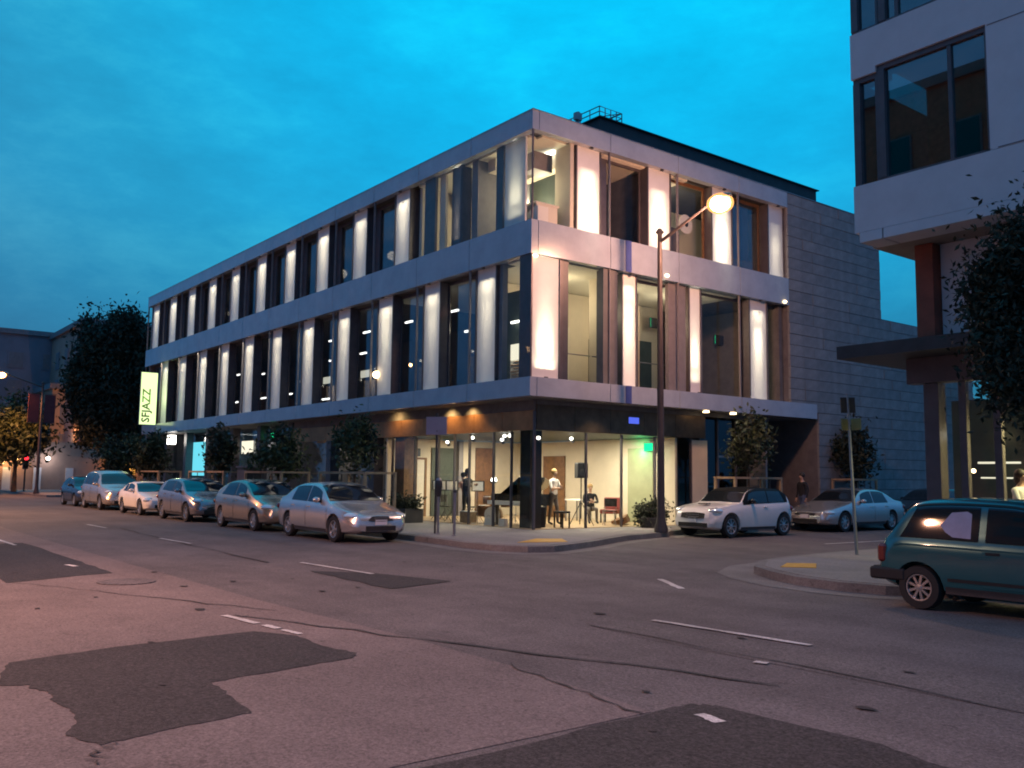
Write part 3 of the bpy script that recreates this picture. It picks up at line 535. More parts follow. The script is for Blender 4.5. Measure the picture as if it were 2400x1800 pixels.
part(MB().box(-33.3, -32.7, .3, .6, 3.3, 3.8), 'floodlight', M['e_white']); lamp('AREA', 'shop_light', (-17, 2.2, 3.7), (1, .85, .6), 60, hall, (-17, 2.2, 0), 1.0); lamp('AREA', 'shop_light', (-26, 2.2, 3.7), (.95, .9, .8), 70, hall, (-26, 2.2, 0), 1.0)
# hanging sign with lettering
sg = thing('hanging_sign', 'tall glowing lime and white sign lettered SFJAZZ on the far end of the hall', 'sign', (-34.5, -.5, 4.4))
part(MB().box(-34.62, -34.52, -.97, -.03, 4.42, 7.46), 'sign_frame', M['metal'], sg); part(MB().box(-34.515, -34.49, -.95, -.05, 4.44, 7.44), 'sign_face', M['e_sign'], sg)
def text(s, name, m, parent, size, matw, ext=.004):
    c = bpy.data.curves.new(name, 'FONT'); c.body = s; c.size = size; c.extrude = ext; c.offset = .012; c.align_x = 'LEFT'; c.resolution_u = 2
    o = bpy.data.objects.new(name, c); COL.objects.link(o); bpy.context.view_layer.update()
    me = bpy.data.meshes.new_from_object(o.evaluated_get(bpy.context.evaluated_depsgraph_get())); bpy.data.objects.remove(o)
    t = link_mesh(name, me, m, parent); t.matrix_local = Matrix.Translation(-wloc(parent)) @ matw; return t
# reads upwards on the face that looks along +X
text('SFJAZZ', 'sign_lettering', M['green_t'], sg, .62, Matrix(((0, 0, 1, -34.484), (0, -1, 0, -.22 - .2), (1, 0, 0, 4.55), (0, 0, 0, 1))))
lamp('POINT', 'sign_light', (-34.0, -.6, 6.0), (.75, 1, .4), 25, sg)

EXIT = [((-20.8, 1.32, 3.45), 'x', 'higher green lit exit sign behind the middle street tree'), ((-19.0, 1.32, 2.9), 'x', 'lower green lit exit sign between the two nearest street trees'), ((-9.40, 2.08, 2.55), 'px', 'green lit exit sign over the white door of the lounge'),
        ((-2.9, 11.7, 7.05), 'px', 'green lit exit sign in the dark middle floor window left of the last lit pier'), ((-2.9, 8.15, 7.3), 'px', 'green lit exit sign beside the street lamp pole on the middle floor'), ((-2.0, 6.86, 2.75), 'y', 'green lit exit sign over the green lit lounge wall')]
for p, ax, lb in EXIT:
    e = thing('exit_sign', lb, 'exit sign', p, 0, 'green exit signs in the hall')
    d = (.2, .03, .13) if ax in 'xy' else ((.03, .28, .16) if p[2] > 4 else (.03, .2, .13))
    MB().box(-d[0] - .02, d[0] + .02, -d[1], d[1], -d[2] - .02, d[2] + .02).build('housing', M['dmetal'], e)
    if ax in ('x', 'y'): MB().box(-d[0], d[0], -d[1] - .012, -d[1] - .002, -d[2], d[2]).build('lit_face', M['e_green'], e)
    else: MB().box(d[0] + .002, d[0] + .012, -d[1], d[1], -d[2], d[2]).build('lit_face', M['e_green'], e)
lamp('POINT', 'exit_glow', (-2.35, 6.75, 2.55), (.02, 1, .3), 16, hall, None, .1)

# ------------------------------------------------------------------ right building
rb = thing('apartment_building', 'pale stucco building with large dark framed bay windows overhanging the right corner', 'building', (10.42, -.5, 0))
def rpart(mb, name, m, parent=None, **k): return mb.build(name, m, parent or rb, world=True, **k)
X0, X1, YF = 10.42, 19.0, -.5
w1 = (10.94, 12.97, 7.26, 9.50)
rpart(MB().box(11.0, X1, YF, .1, 6.15, 6.34).box(10.52, 10.97, YF, .1, 6.15, 6.34), 'lower_fascia', M['stucco'])
rpart(MB().box(X0, X1, YF, .1, 6.345, 7.255).box(12.97, X1, YF, .1, 7.26, 9.50).box(X0 + .001, X1, YF, .1, 9.50, 10.28).box(X0, 10.93, YF, .1, 9.38, 9.499), 'front_wall', M['stucco'])
rpart(MB().box(13.4, X1, YF, .1, 10.29, 13.5).box(X0, X1, YF, .1, 13.5, 14.4), 'front_wall', M['stucco'])
rpart(MB().box(X0 + .001, X1, .1, 9, 10.0, 10.28).box(X0 + .001, X1, .1, 9, 6.34, 7.2).box(X0 + .001, X1, .1, 9, 13.5, 14.4), 'floor_slab', M['soffit'])
rpart(MB().box(10.46, 18.9, 2.3, 2.4, 7.2, 13.5), 'inner_wall', M['core'])
for a in (5.0, 9.0): pass
def bay(x0, x1, z0, z1, mull, bars):
    w = rpart(MB().box(x0, x1, YF + .05, YF + .2, z1 - .10, z1 - .002).box(x0, x1, YF + .05, YF + .2, z0 + .002, z0 + .05).box(x0, x0 + .14, YF + .03, YF + .22, z0 + .05, z1 - .1).box(x1 - .05, x1, YF + .05, YF + .2, z0 + .05, z1 - .1), 'window_frame', M['frame'])
    xs = [x0 + .14] + [m for m in mull] + [x1 - .05]
    for m in mull: rpart(MB().box(m - .035, m + .035, YF + .06, YF + .19, z0 + .051, z1 - .101), 'mullion', M['frame'], w)
    for i in range(len(xs) - 1):
        rpart(MB().box(xs[i] + (.037 if i else .002), xs[i + 1] - (.037 if i < len(xs) - 2 else .002), YF + .11, YF + .125, z0 + .052, z1 - .102), 'pane', M['skyglass'], w)
    for zz in bars: rpart(MB().box(x0 + .141, x1 - .051, YF + .128, YF + .16, zz, zz + .03), 'glazing_bar', M['frame'], w)
bay(w1[0], w1[1], w1[2], w1[3], [12.30], [8.02]); bay(10.44, 10.935, 7.15, 9.38, [], [7.95]); bay(11.0, 13.39, 10.29, 13.49, [11.35, 12.3], []); bay(10.43, 10.98, 10.29, 13.49, [], [])
rpart(MB().box(10.42, 10.44, -.4, 6, 7.21, 9.4).box(10.42, 10.44, -.4, 6, 10.29, 13.49), 'side_glazing', M['darkglass'])
rpart(MB().box(11.3, 12.9, 2.1, 2.29, 8.6, 9.2), 'inner_panel', M['core'])  # plain dark panel before the inner wall, does not glow
rpart(MB().box(X0 + .01, X1, .105, 9, 6.16, 6.33).box(11.1, X1, -.2, .1, 6.2, 6.32), 'soffit', M['soffit'])
rpart(MB().box(13.10, X1, YF - .008, YF - .001, 7.27, 7.29).box(13.0, X1, YF - .008, YF - .001, 9.46, 9.475), 'wall_joint', M['reveal'])
rpart(MB().box(11.05, 11.39, .5, .85, 4.06, 6.15), 'red_column', M['red']); rpart(MB().box(11.42, X1, .75, .85, 4.06, 6.15), 'upper_wall', M['stucco'])
rpart(MB().box(9.97, X1, -.5, 2.2, 3.98, 4.22), 'canopy', M['dmetal']); rpart(MB().box(10.85, X1, .42, .72, 3.50, 3.975), 'canopy_beam', M['frame'])
rpart(MB().box(11.14, 11.42, .48, .75, .15, 3.49), 'dark_column', M['frame'])
for x in (11.78, 12.38): rpart(MB().box(x, x + .13, .5, .62, .15, 3.49), 'mullion', M['frame'])
for x0, x1 in ((11.43, 11.77), (11.92, 12.37), (12.52, 14.5), (14.55, 17)): rpart(MB().box(x0, x1, .55, .565, .17, 3.48), 'glass_pane', M['shopglass'])
rpart(MB().box(11.2, X1, 4.5, 4.6, .15, 3.9), 'shop_back_wall', M['reveal']); rpart(MB().box(11.2, 12.42, .7, 4.5, .10, .162).box(12.45, X1, .7, 4.5, .10, .162), 'shop_floor', M['core'])
rpart(MB().box(12.2, X1, 2.2, 2.3, .2, 2.9), 'lit_wall', M['beige']); lamp('AREA', 'shop_light', (13.4, 1.6, 2.9), (1, .88, .45), 90, rb, (13.3, 2.0, 1.0), .5)
for x, y, z in ((10.6, 2.4, 2.6), (10.7, 2.6, 1.9), (11.0, 3.2, 2.62), (11.25, 2.5, 1.8)): rpart(MB().ball((x + .3, y, z), .045), 'shop_bulb', M['e_warm'])
rpart(MB().box(10.9, 11.7, 3.0, 3.1, 2.05, 2.09).box(10.95, 11.8, 3.0, 3.1, 1.75, 1.78), 'glow_shelf', M['e_shelf']); rpart(MB().box(10.2, 12.1, 3.4, 3.5, .2, 3.4), 'shelf_wall', M['board'])  # thin shelf boards emit light themselves
rpart(MB().ball((11.55, 1.2, 2.55), .07), 'globe_lamp', M['e_white'])
# brick building across the street, mirrored in the bay windows
bb = thing('brick_building', 'brown brick building across the street seen only mirrored in the bay windows', 'building', (-6, -38, 0))
bm_ = mat('brown_brick', (.36, .16, .10), .85, var=.3, vscale=3)
MB().box(-14, 12, -14, 10, 0, 21.3).build('wall', bm_, bb); MB().box(-14.2, 12.2, -14.2, 10.2, 21.31, 21.8).build('cornice', M['reveal'], bb); MB().box(-3, -1.5, 8, 9.5, 21.81, 23.4).build('chimney', bm_, bb)
for i in range(7):
    for zz in (1.2, 5.0, 9.0, 13.0, 17.0):
        x = -12.6 + i * 3.5; f = MB().box(x, x + 1.4, 10.0, 10.08, zz, zz + 2.2).build('window', M['reveal'], bb); MB().box(x + .1, x + 1.3, 10.085, 10.1, zz + .1, zz + 2.1).build('pane', M['darkglass'], f)

# ------------------------------------------------------------------ street lamps
am_ = bpy.data.materials.new('amber_halo'); am_.use_nodes = True; t_ = am_.node_tree; t_.nodes.clear()
a_ = t_.nodes.new('ShaderNodeBsdfTransparent'); e_ = t_.nodes.new('ShaderNodeEmission'); e_.inputs[0].default_value = (1, .42, .12, 1); e_.inputs[1].default_value = 2.4
x_ = t_.nodes.new('ShaderNodeMixShader'); x_.inputs[0].default_value = .5; o_ = t_.nodes.new('ShaderNodeOutputMaterial')
t_.links.new(a_.outputs[0], x_.inputs[1]); t_.links.new(e_.outputs[0], x_.inputs[2]); t_.links.new(x_.outputs[0], o_.inputs[0]); M['amber'] = am_
def street_lamp(loc, arm, rz, label, power, glow='e_sodbig', col=(1, .50, .20), h=8.75, bulge=.30, group='sodium street lamps', cut=None):
    t = thing('street_lamp', label, 'street lamp', loc, rz, group)
    MB().lathe([(.20, 0), (.20, .08), (.14, .30), (.115, .5), (.095, 4), (.07, h)], n=14).build('pole', M['brownmetal'], t, smooth=True)
    MB().tube([(0, 0, h - .25), (arm * .5, 0, h + .12), (arm, 0, h + .5)], [.05, .045, .04], 8).build('arm', M['brownmetal'], t, smooth=True)
    MB().lathe([(.09, 0), (.13, .04), (.05, .16)], (0, 0, h), n=12).build('cap', M['brownmetal'], t)
    hd = MB().ball((arm + .28, 0, h + .56), (.42, .17, .11), 14, 8).build('lamp_head', M['metal'], t, smooth=True)
    MB().ball((arm + .30, 0, h + .50 - bulge * .3), (bulge * .84, bulge * .74, bulge * .64), 14, 8).build('bulb', M[glow], hd, smooth=True)
    MB().ball((arm + .30, 0, h + .50 - bulge * .3), (bulge * 1.1, bulge * .95, bulge * .8), 16, 10).build('amber_halo', M['amber'], hd, smooth=True)  # translucent glowing shell added to imitate orange glare round the bulb
    p = (arm + .3, 0, h + .16 - bulge * .5)
    if cut: lamp('SPOT', 'lamp_light', p, col, power, t, (p[0] + .001, 0, 0), .2, cut, .35, world=False)
    else: lamp('POINT', 'lamp_light', p, col, power, t, None, .25, world=False)
    return t
SOD = (1, .45, .29)
street_lamp((1.58, 3.6, .15), 1.97, 0, 'tall brown street lamp glowing orange in front of the right facade', 1500, bulge=.36, col=(1, .47, .30))
street_lamp((-50, -3.2, .15), 2.3, R(-90), 'street lamp glowing orange at the far left edge with maroon banners', 3400, col=(1, .36, .12), h=7.6, cut=150)
street_lamp((5.5, -20.2, .15), 2.3, R(90), 'sodium street lamp out of frame behind the left of the camera', 7600, col=SOD, cut=136)
street_lamp((30, -20.2, .15), 2.3, R(90), 'sodium street lamp out of frame behind the right of the camera', 6500, col=SOD, cut=136)
street_lamp((-22, -20.2, .15), 2.3, R(90), 'sodium street lamp out of frame across from the parked cars', 14000, col=(1, .45, .20), cut=142)
bn = thing('street_banner', 'maroon banner left of the far lamp pole', 'banner', (-50, -3.2, 4.9), 0, 'maroon banners on the far lamp pole')
MB().box(-.02, .02, -.85, -.15, .15, 2.1).build('cloth', M['banner'], bn); MB().tube([(0, 0, 2.15), (0, -.9, 2.15)], .02, 6).tube([(0, 0, .1), (0, -.9, .1)], .02, 6).build('bracket', M['dmetal'], bn)
b2 = copy_tree(bn); b2.rotation_euler = (0, 0, R(180)); b2['label'] = 'maroon banner right of the far lamp pole'

# ------------------------------------------------------------------ trees
def leaves(name, m, parent, c, rad, n, size, seed, clumps=40, spread=.28, hollow=.35, squash=1.0):
    q = np.random.default_rng(seed); c = np.array(c); rad = np.array(rad)
    d = q.normal(size=(clumps, 3)); d /= np.linalg.norm(d, axis=1)[:, None]; rr = q.uniform(hollow, 1, clumps) ** .6
    cc = c + d * rr[:, None] * rad * q.uniform(.72, 1.05, (clumps, 1))
    k = q.integers(0, clumps, n); p = cc[k] + q.normal(size=(n, 3)) * rad * spread * q.uniform(.5, 1.1, (clumps, 1))[k]
    a = q.normal(size=(n, 3)); a /= np.linalg.norm(a, axis=1)[:, None]; b = np.cross(a, q.normal(size=(n, 3))); b /= np.linalg.norm(b, axis=1)[:, None]
    s = size * q.uniform(.6, 1.3, (n, 1)); cr = np.cross(a, b)
    v = np.stack([p - a * s, p - b * s * .42 + cr * s * .12, p + a * s, p + b * s * .42 + cr * s * .12], 1).reshape(-1, 3)
    f = np.arange(4 * n).reshape(-1, 4)
    me = bpy.data.meshes.new(name); me.from_pydata(v.tolist(), [], f.tolist())
    o = link_mesh(name, me, m, parent); me.polygons.foreach_set('material_index', (k % len(m)).astype(np.int32)); return o
def tree(name, label, loc, h0, rad, cz_, n, size, seed, mats, trunk=.09, lean=(0, 0), group=None, clumps=40, cat='tree', spread=.28):
    t = thing(name, label, cat, loc, 0, group); q = random.Random(seed)
    top = (lean[0], lean[1], cz_ + rad[2] * .55); mb = MB().tube([(0, 0, 0), (lean[0] * .2, lean[1] * .2, h0 * .5), (lean[0] * .5, lean[1] * .5, h0), top], [trunk, trunk * .8, trunk * .65, trunk * .2], 8)
    for i in range(9):
        a = q.uniform(0, 6.28); z = q.uniform(h0 * .8, cz_); e = (lean[0] + math.cos(a) * rad[0] * .7, lean[1] + math.sin(a) * rad[1] * .7, z + rad[2] * q.uniform(.2, .6))
        mb.tube([(lean[0] * .5, lean[1] * .5, z), ((e[0]) * .5, (e[1]) * .5, z * .4 + e[2] * .6), e], [trunk * .4, trunk * .25, trunk * .08], 5)
    mb.build('trunk', M['bark'], t, smooth=True)
    leaves('crown', [M[x] for x in mats], t, (lean[0], lean[1], cz_), rad, n, size, seed, clumps, spread); return t
SG = 'young street trees around the hall'
tree('street_tree', 'leafy young street tree nearest the corner in front of the copper band', (-5.3, -2.6, .15), 1.5, (.7, .7, 1.0), 2.5, 1900, .09, 11, ('leafA', 'leafB', 'leafC'), .06, (0, 0), SG, 34)
tr = tree('street_tree', 'round bushy street tree second from the corner by the parked beige hatchback', (-11.0, -2.6, .15), 1.4, (1.0, .9, .9), 2.25, 2300, .10, 12, ('leafA', 'leafB', 'leafC'), .06, (0, 0), SG, 40)
tree('street_tree', 'slim dark street tree beside the cyan video wall', (-16.9, -2.6, .15), 1.3, (.6, .6, 1.0), 2.3, 1500, .11, 13, ('leafC', 'leafA', 'leafD'), .05, (0, 0), SG, 34)
tree('street_tree', 'dark low street tree under the far end of the hall left of the video wall', (-26.2, -2.6, .15), 1.3, (1.0, .9, 1.0), 2.3, 2400, .13, 14, ('leafC', 'leafD', 'leafA'), .06, (0, 0), SG, 34)
tree('street_tree', 'dark street tree below the glowing lime sign', (-32.0, -2.4, .15), 1.4, (1.5, 1.2, 1.2), 2.3, 2600, .14, 15, ('leafC', 'leafD', 'leafA'), .07, (0, 0), SG, 34)
tree('street_tree', 'thin leafy street tree behind the white car with the black roof', (.5, 9.0, .15), 1.7, (.8, .85, .95), 2.75, 1900, .09, 16, ('leafA', 'leafB', 'leafC'), .05, (0, 0), SG, 36)
tree('street_tree', 'dark narrow street tree in front of the stone wall', (.5, 15.4, .15), 1.5, (.75, .85, 1.0), 2.6, 2000, .11, 17, ('leafC', 'leafD'), .05, (0, 0), SG, 30)
tree('tall_tree', 'very tall dark dense tree standing left of the hall', (-55, 2.6, .15), 3.0, (3.7, 3.3, 5.6), 8.6, 60000, .21, 21, ('leafC', 'leafD', 'leafC'), .35, (0, 0), None, 170, spread=.17)
tree('corner_tree', 'large dark tree in front of the right building, cut by the frame', (14.1, -1.5, .15), 2.0, (1.1, 1.0, 1.6), 4.0, 56000, .060, 22, ('leafC', 'leafD', 'leafC'), .11, (.1, 0), None, 90, spread=.24)
tree('lamplit_tree', 'tree lit orange by the street lamp at the far left edge', (-55.5, -3.7, .15), 2.0, (2.2, 1.9, 2.2), 4.6, 7000, .20, 23, ('leafA', 'leafB', 'leafD'), .2, (0, 0), None, 60)
# timber frames round the young trees
def guard(loc, sx, sy, label, rz=0):
    t = thing('tree_guard', label, 'tree guard', loc, rz, 'timber guards around the street trees'); H = 1.55
    for x, y in ((-sx, -sy), (sx, -sy), (-sx, sy), (sx, sy)): MB().box(x - .04, x + .04, y - .04, y + .04, 0, H).build('post', M['timber'], t)
    for y in (-sy, sy):
        MB().box(-sx - .06, sx + .06, y - .03, y + .03, H + .003, H + .07).build('rail', M['timber'], t); MB().box(-sx - .06, sx + .06, y - .03 + .001, y + .03, .5, .58).build('rail', M['timber'], t) if False else None
    for x in (-sx, sx): MB().box(x - .03, x + .03, -sy + .031, sy - .031, H + .003, H + .07).build('rail', M['timber'], t)
    for k in range(3): x = -sx + (k + 1) * sx * .5; MB().box(x - .012, x + .012, -sy - .012, -sy + .012, 0, H).build('stake', M['dmetal'], t)
guard((-5.2, -2.6, .15), 1.45, .5, 'timber frame guard around the street tree nearest the corner'); guard((-11.2, -2.6, .15), 1.6, .5, 'timber frame guard around the round bushy street tree')
guard((-17.0, -2.6, .15), 2.0, .5, 'timber frame guard below the cyan video wall'); guard((-24.8, -2.6, .15), 1.6, .5, 'timber frame guard around the dark low tree at the far end')
guard((.5, 9.0, .15), 1.2, .4, 'timber frame guard behind the white car with the black roof', R(90)); guard((.5, 15.3, .15), .8, .4, 'timber frame guard in front of the stone wall', R(90))

# ------------------------------------------------------------------ cars
def pchip(pts):
    X = np.array([p[0] for p in pts], float); Y = np.array([p[1] for p in pts], float)
    h = np.diff(X); d = np.diff(Y) / h; m = np.zeros_like(Y); m[0], m[-1] = d[0], d[-1]
    for i in range(1, len(X) - 1):
        if d[i - 1] * d[i] > 0:
            w1_, w2_ = 2 * h[i] + h[i - 1], h[i] + 2 * h[i - 1]; m[i] = (w1_ + w2_) / (w1_ / d[i - 1] + w2_ / d[i])
    def f(x):
        x = min(max(x, X[0]), X[-1]); i = min(int(np.searchsorted(X, x, 'right')) - 1, len(h) - 1); i = max(i, 0); t = (x - X[i]) / h[i]
        return float((2 * t**3 - 3 * t**2 + 1) * Y[i] + (t**3 - 2 * t**2 + t) * h[i] * m[i] + (-2 * t**3 + 3 * t**2) * Y[i + 1] + (t**3 - t**2) * h[i] * m[i + 1])
    return f
class Car:
    """x runs 0 at the nose to L at the tail; local coordinates put the nose at +L/2"""
    def __init__(s, L, Wd, top, belt, plan, rock, tum=1.):
        s.L, s.W = L, Wd; s.top, s.belt, s.plan, s.rock = map(pchip, (top, belt, plan, rock)); s.tum = tum
    def ring(s, x):
        w = s.W / 2 * s.plan(x); zr = s.rock(x); zt = s.top(x); zb = min(s.belt(x), zt - .012); h = zt - zb; g = .95 * w; T = s.tum
        return [(0, zr), (.55 * w, zr), (.86 * w, zr + .01), (.955 * w, zr + .06), (.985 * w, zr + .16), (w, zr + (zb - zr) * .5), (.997 * w, zr + (zb - zr) * .75), (.978 * w, zb - .035), (g, zb),
                (g - .08 * h * T, zb + .25 * h), (g - .17 * h * T, zb + .5 * h), (g - .27 * h * T, zb + .75 * h), (g - .35 * h * T, zb + .88 * h), (max(g - .52 * h * T, .5 * w), zb + .965 * h), (max(.45 * w, .3 * w), zt), (0, zt + .012)]
    def side(s, x, z):
        r = s.ring(x); q = [p for p in r[3:14]]
        for i in range(len(q) - 1):
            if q[i][1] <= z <= q[i + 1][1]: t = (z - q[i][1]) / max(q[i + 1][1] - q[i][1], 1e-6); return q[i][0] + (q[i + 1][0] - q[i][0]) * t
        return q[0][0] if z < q[0][1] else q[-1][0]
    def topz(s, x, y):
        r = s.ring(x); q = r[8:][::-1]
        for i in range(len(q) - 1):
            if q[i][0] <= y <= q[i + 1][0]: t = (y - q[i][0]) / max(q[i + 1][0] - q[i][0], 1e-6); return q[i][1] + (q[i + 1][1] - q[i][1]) * t
        return q[-1][1]
    def body(s, wheels, Rw, m, parent, cut=True):
        n = 64; xs = [s.L * (1 - math.cos(math.pi * i / n)) / 2 * .5 + s.L * i / n * .5 for i in range(n + 1)]; mb = MB(); k = 0
        for x in xs:
            r = s.ring(x); full = [(y, z) for y, z in r] + [(-y, z) for y, z in r[-2:0:-1]]; k = len(full); mb.v += [(s.L / 2 - x, y, z) for y, z in full]
        for i in range(n):
            for j in range(k): mb.f.append((i * k + j, i * k + (j + 1) % k, (i + 1) * k + (j + 1) % k, (i + 1) * k + j))
        mb.f.append(tuple(range(k))); mb.f.append(tuple(n * k + j for j in range(k))[::-1])
        o = mb.build('body', m, parent, smooth=True)
        if cut:
            cu = MB()
            for wx in wheels:
                for sd in (-1, 1): y0 = s.W / 2 - .30; cu.lathe([(Rw * 1.17, y0 * sd), (Rw * 1.17, (s.W / 2 + .2) * sd)], (s.L / 2 - wx, 0, Rw * 1.02), 'y', 28)
            c = cu.build('cutter', M['black'], parent); md = o.modifiers.new('b', 'BOOLEAN'); md.operation = 'DIFFERENCE'; md.object = c; md.solver = 'EXACT'
            me = bpy.data.meshes.new_from_object(o.evaluated_get(bpy.context.evaluated_depsgraph_get())); o.modifiers.clear(); old = o.data; o.data = me; bpy.data.meshes.remove(old)
            cm = c.data; bpy.data.objects.remove(c); bpy.data.meshes.remove(cm)
            for p in o.data.polygons: p.use_smooth = True
            o.data.set_sharp_from_angle(angle=R(35))
        return o
    def side_patch(s, name, x0, x1, za, zb, sd, m, parent, off=.009, nx=10, nz=5, slope0=0, slope1=0):
        """patch on the flank; za, zb functions of x; slopes shear the ends"""
        mb = MB()
        for i in range(nx + 1):
            for j in range(nz + 1):
                v = j / nz; a0 = x0 + slope0 * v; a1 = x1 + slope1 * v; x = a0 + (a1 - a0) * i / nx
                z = za(x) + (max(zb(x), za(x) + .005) - za(x)) * v; mb.v.append((s.L / 2 - x, sd * (s.side(x, z) + off), z))
        for i in range(nx):
            for j in range(nz): q = i * (nz + 1) + j; mb.f.append((q, q + 1, q + nz + 2, q + nz + 1))
        return mb.build(name, m, parent, smooth=True)
    def top_patch(s, name, x0, x1, fr, m, parent, off=.010, nx=8, ny=10):
        mb = MB()
        for i in range(nx + 1):
            x = x0 + (x1 - x0) * i / nx; r = s.ring(x); ym = r[12][0] * fr; dz = (s.top(x + .02) - s.top(x - .02)) / .04; nl = math.hypot(1, dz)
            for j in range(ny + 1):
                y = ym * (2 * j / ny - 1); z = s.topz(x, abs(y)); mb.v.append((s.L / 2 - x + off * dz / nl, y, z + off / nl))
        for i in range(nx):
            for j in range(ny): q = i * (ny + 1) + j; mb.f.append((q, q + 1, q + ny + 2, q + ny + 1))
        return mb.build(name, m, parent, smooth=True)
def wheel(parent, x, sd, y, Rw, Rr, spokes, style=0, capm='rim'):
    w = thing('wheel', None, None, (x, sd * y, Rw)); w.parent = parent
    f = lambda pr: [(r, sd * h) for r, h in pr]
    MB().lathe(f([(Rr, -.19), (Rw * .94, -.19), (Rw, -.15), (Rw, -.05), (Rw * .95, -.005), (Rr * 1.05, 0), (Rr, -.015), (Rr * .97, -.1)]), axis='y', n=28).build('tyre', M['black'], w, smooth=True)
    mb = MB().lathe(f([(Rr * .99, -.16), (Rr * .99, -.01), (Rr * .90, -.012), (Rr * .86, -.10), (Rr * .05, -.10)]), axis='y', n=28)
    mb.lathe(f([(Rr * .24, -.10), (Rr * .22, -.018), (Rr * .05, -.012)]), axis='y', n=12)
    for k in range(spokes):
        a = 2 * math.pi * k / spokes; rot = Matrix.Rotation(a, 3, 'Y'); wd = Rr * (.16 if spokes < 8 else .10)
        vs = [rot @ Vector(v) for v in ((Rr * .18, sd * -.02, -wd * .8), (Rr * .18, sd * -.02, wd * .8), (Rr * .92, sd * -.028, wd), (Rr * .92, sd * -.028, -wd), (Rr * .18, sd * -.07, -wd), (Rr * .18, sd * -.07, wd), (Rr * .92, sd * -.08, wd * 1.1), (Rr * .92, sd * -.08, -wd * 1.1))]
        mb.add(vs, [(0, 1, 2, 3), (0, 4, 5, 1), (1, 5, 6, 2), (2, 6, 7, 3), (3, 7, 4, 0)])
    r = mb.build('rim', M[capm], w, smooth=True); return w
def paint(name, c, metal=.75, rough=.27): return mat(name, c, rough, metal, coat=.6, var=.06, vscale=1.5)
def car(label, loc, rz, L, Wd, top, belt, plan, rock, wh, Rw, wind, rear, sides, pm, spokes=7, cat='car', name='parked_car', front=None, tail=None, group=None, roofm=None, tum=1., grille=(.5, .62, .45), hl=(.2, .64, .62), tl=(.2, .8, .66), doors=(), Rr=None, style=0, handles=True, mirror=True, bumperm=None, cut=True, wo=.009):
    t = thing(name, label, cat, loc, rz, group); C = Car(L, Wd, top, belt, plan, rock, tum); h2 = L / 2
    C.body(wh, Rw, pm, t, cut)
    C.top_patch('windshield', wind[0], wind[1], .93, M['glassblk'], t)
    C.top_patch('rear_window', rear[0], rear[1], .90, M['glassblk'], t)
    zl = lambda x: C.belt(x) + .03
    zu = lambda x: C.ring(x)[8][1] + .82 * (C.ring(x)[-2][1] - C.ring(x)[8][1])
    for sd in (-1, 1):
        for s0 in sides: C.side_patch('side_window', s0[0], s0[1], zl, zu, sd, M['glassblk'], t, off=wo, slope0=s0[2] if len(s0) > 2 else 0, slope1=s0[3] if len(s0) > 3 else 0)
        for d0, d1 in doors:
            d = C.side_patch('door', d0, d1, lambda x: C.rock(x) + .14, lambda x: C.belt(x) - .005, sd, pm, t, off=.007, nz=9)
            if handles: zc = C.belt(d1) - .10; MB().box(h2 - d1 + .06, h2 - d1 + .24, sd * (C.side(d1 - .15, zc) + .012) - .015, sd * (C.side(d1 - .15, zc) + .012) + .015, zc - .018, zc + .018).build('handle', pm, d, bevel=.006)
        for wx in wh: wheel(t, h2 - wx, sd, Wd / 2 - .015, Rw, Rr or Rw * .66, spokes, style)
        if mirror: mx = wind[0] + .42; mz = C.belt(mx) + .10; m_ = MB().ball((h2 - mx, sd * (C.side(mx, mz) + .11), mz), (.08, .11, .075), 10, 6).build('mirror', pm if mirror is True else M[mirror], t, smooth=True)
        MB().ball((h2 - hl[0], sd * C.side(hl[0], hl[1]) * .80, hl[1]), (.25, .21, .10), 12, 8).build('headlight', M['lens'], t, smooth=True)
        if tail == 'box': MB().box(-h2 + .015, -h2 + .15, sd * .70 - .085, sd * .70 + .085, tl[1] - .12, tl[1] + .12).build('taillight', M['tail'], t, bevel=.03)
        else: MB().ball((-h2 + tl[0], sd * C.side(L - tl[0], tl[1]) * .86, tl[1]), (.16, .17, .11), 10, 8).build('taillight', M['tail'], t, smooth=True)
        C.side_patch('sill', wh[0] + Rw * 1.25, wh[1] - Rw * 1.25, lambda x: C.rock(x) + .02, lambda x: C.rock(x) + .11, sd, bumperm or M['dmetal'], t, off=.006)
    gz, gw, gh = grille[1], grille[2], grille[0] * .25
    gx = 0.0
    def nose(z):   # x where the nose surface reaches height z
        for i in range(60):
            x = i * .01
            if C.top(x) >= z: return x
        return 0
    nx = nose(gz + gh * .5)
    ga, gb = nose(gz - gh / 2), nose(gz + gh / 2); vs = []
    for i in range(7):
        u = i / 6 * 2 - 1; y = gw * u; k = .012 * u * u; sh = .12 * gh * u * u
        for x, z in ((h2 - ga + .022 - k, gz - gh / 2 + sh), (h2 - gb + .022 - k, gz + gh / 2 - sh), (h2 - gb - .2, gz + gh / 2 - sh), (h2 - ga - .2, gz - gh / 2 + sh)): vs.append((x, y, z))
    gf = [tuple(range(4)), tuple(24 + i for i in range(4))[::-1]] + [(i * 4 + j, i * 4 + (j + 1) % 4, i * 4 + 4 + (j + 1) % 4, i * 4 + 4 + j) for i in range(6) for j in range(4)]
    gr = MB().add(vs, gf).build('grille', M['black'], t)
    for i in (1, 2): zz = gz - gh / 2 + gh * i / 3; xx = h2 - (ga + (gb - ga) * i / 3); MB().box(xx - .02, xx + .026, -gw * .55, gw * .55, zz - .008, zz + .008).build('grille_bar', M['metal'], gr)
    MB().box(h2 - .20, h2 + .006, -gw * 1.25, gw * 1.25, C.rock(0) - .0, C.rock(0) + .13).build('air_intake', M['black'], t, bevel=.01)
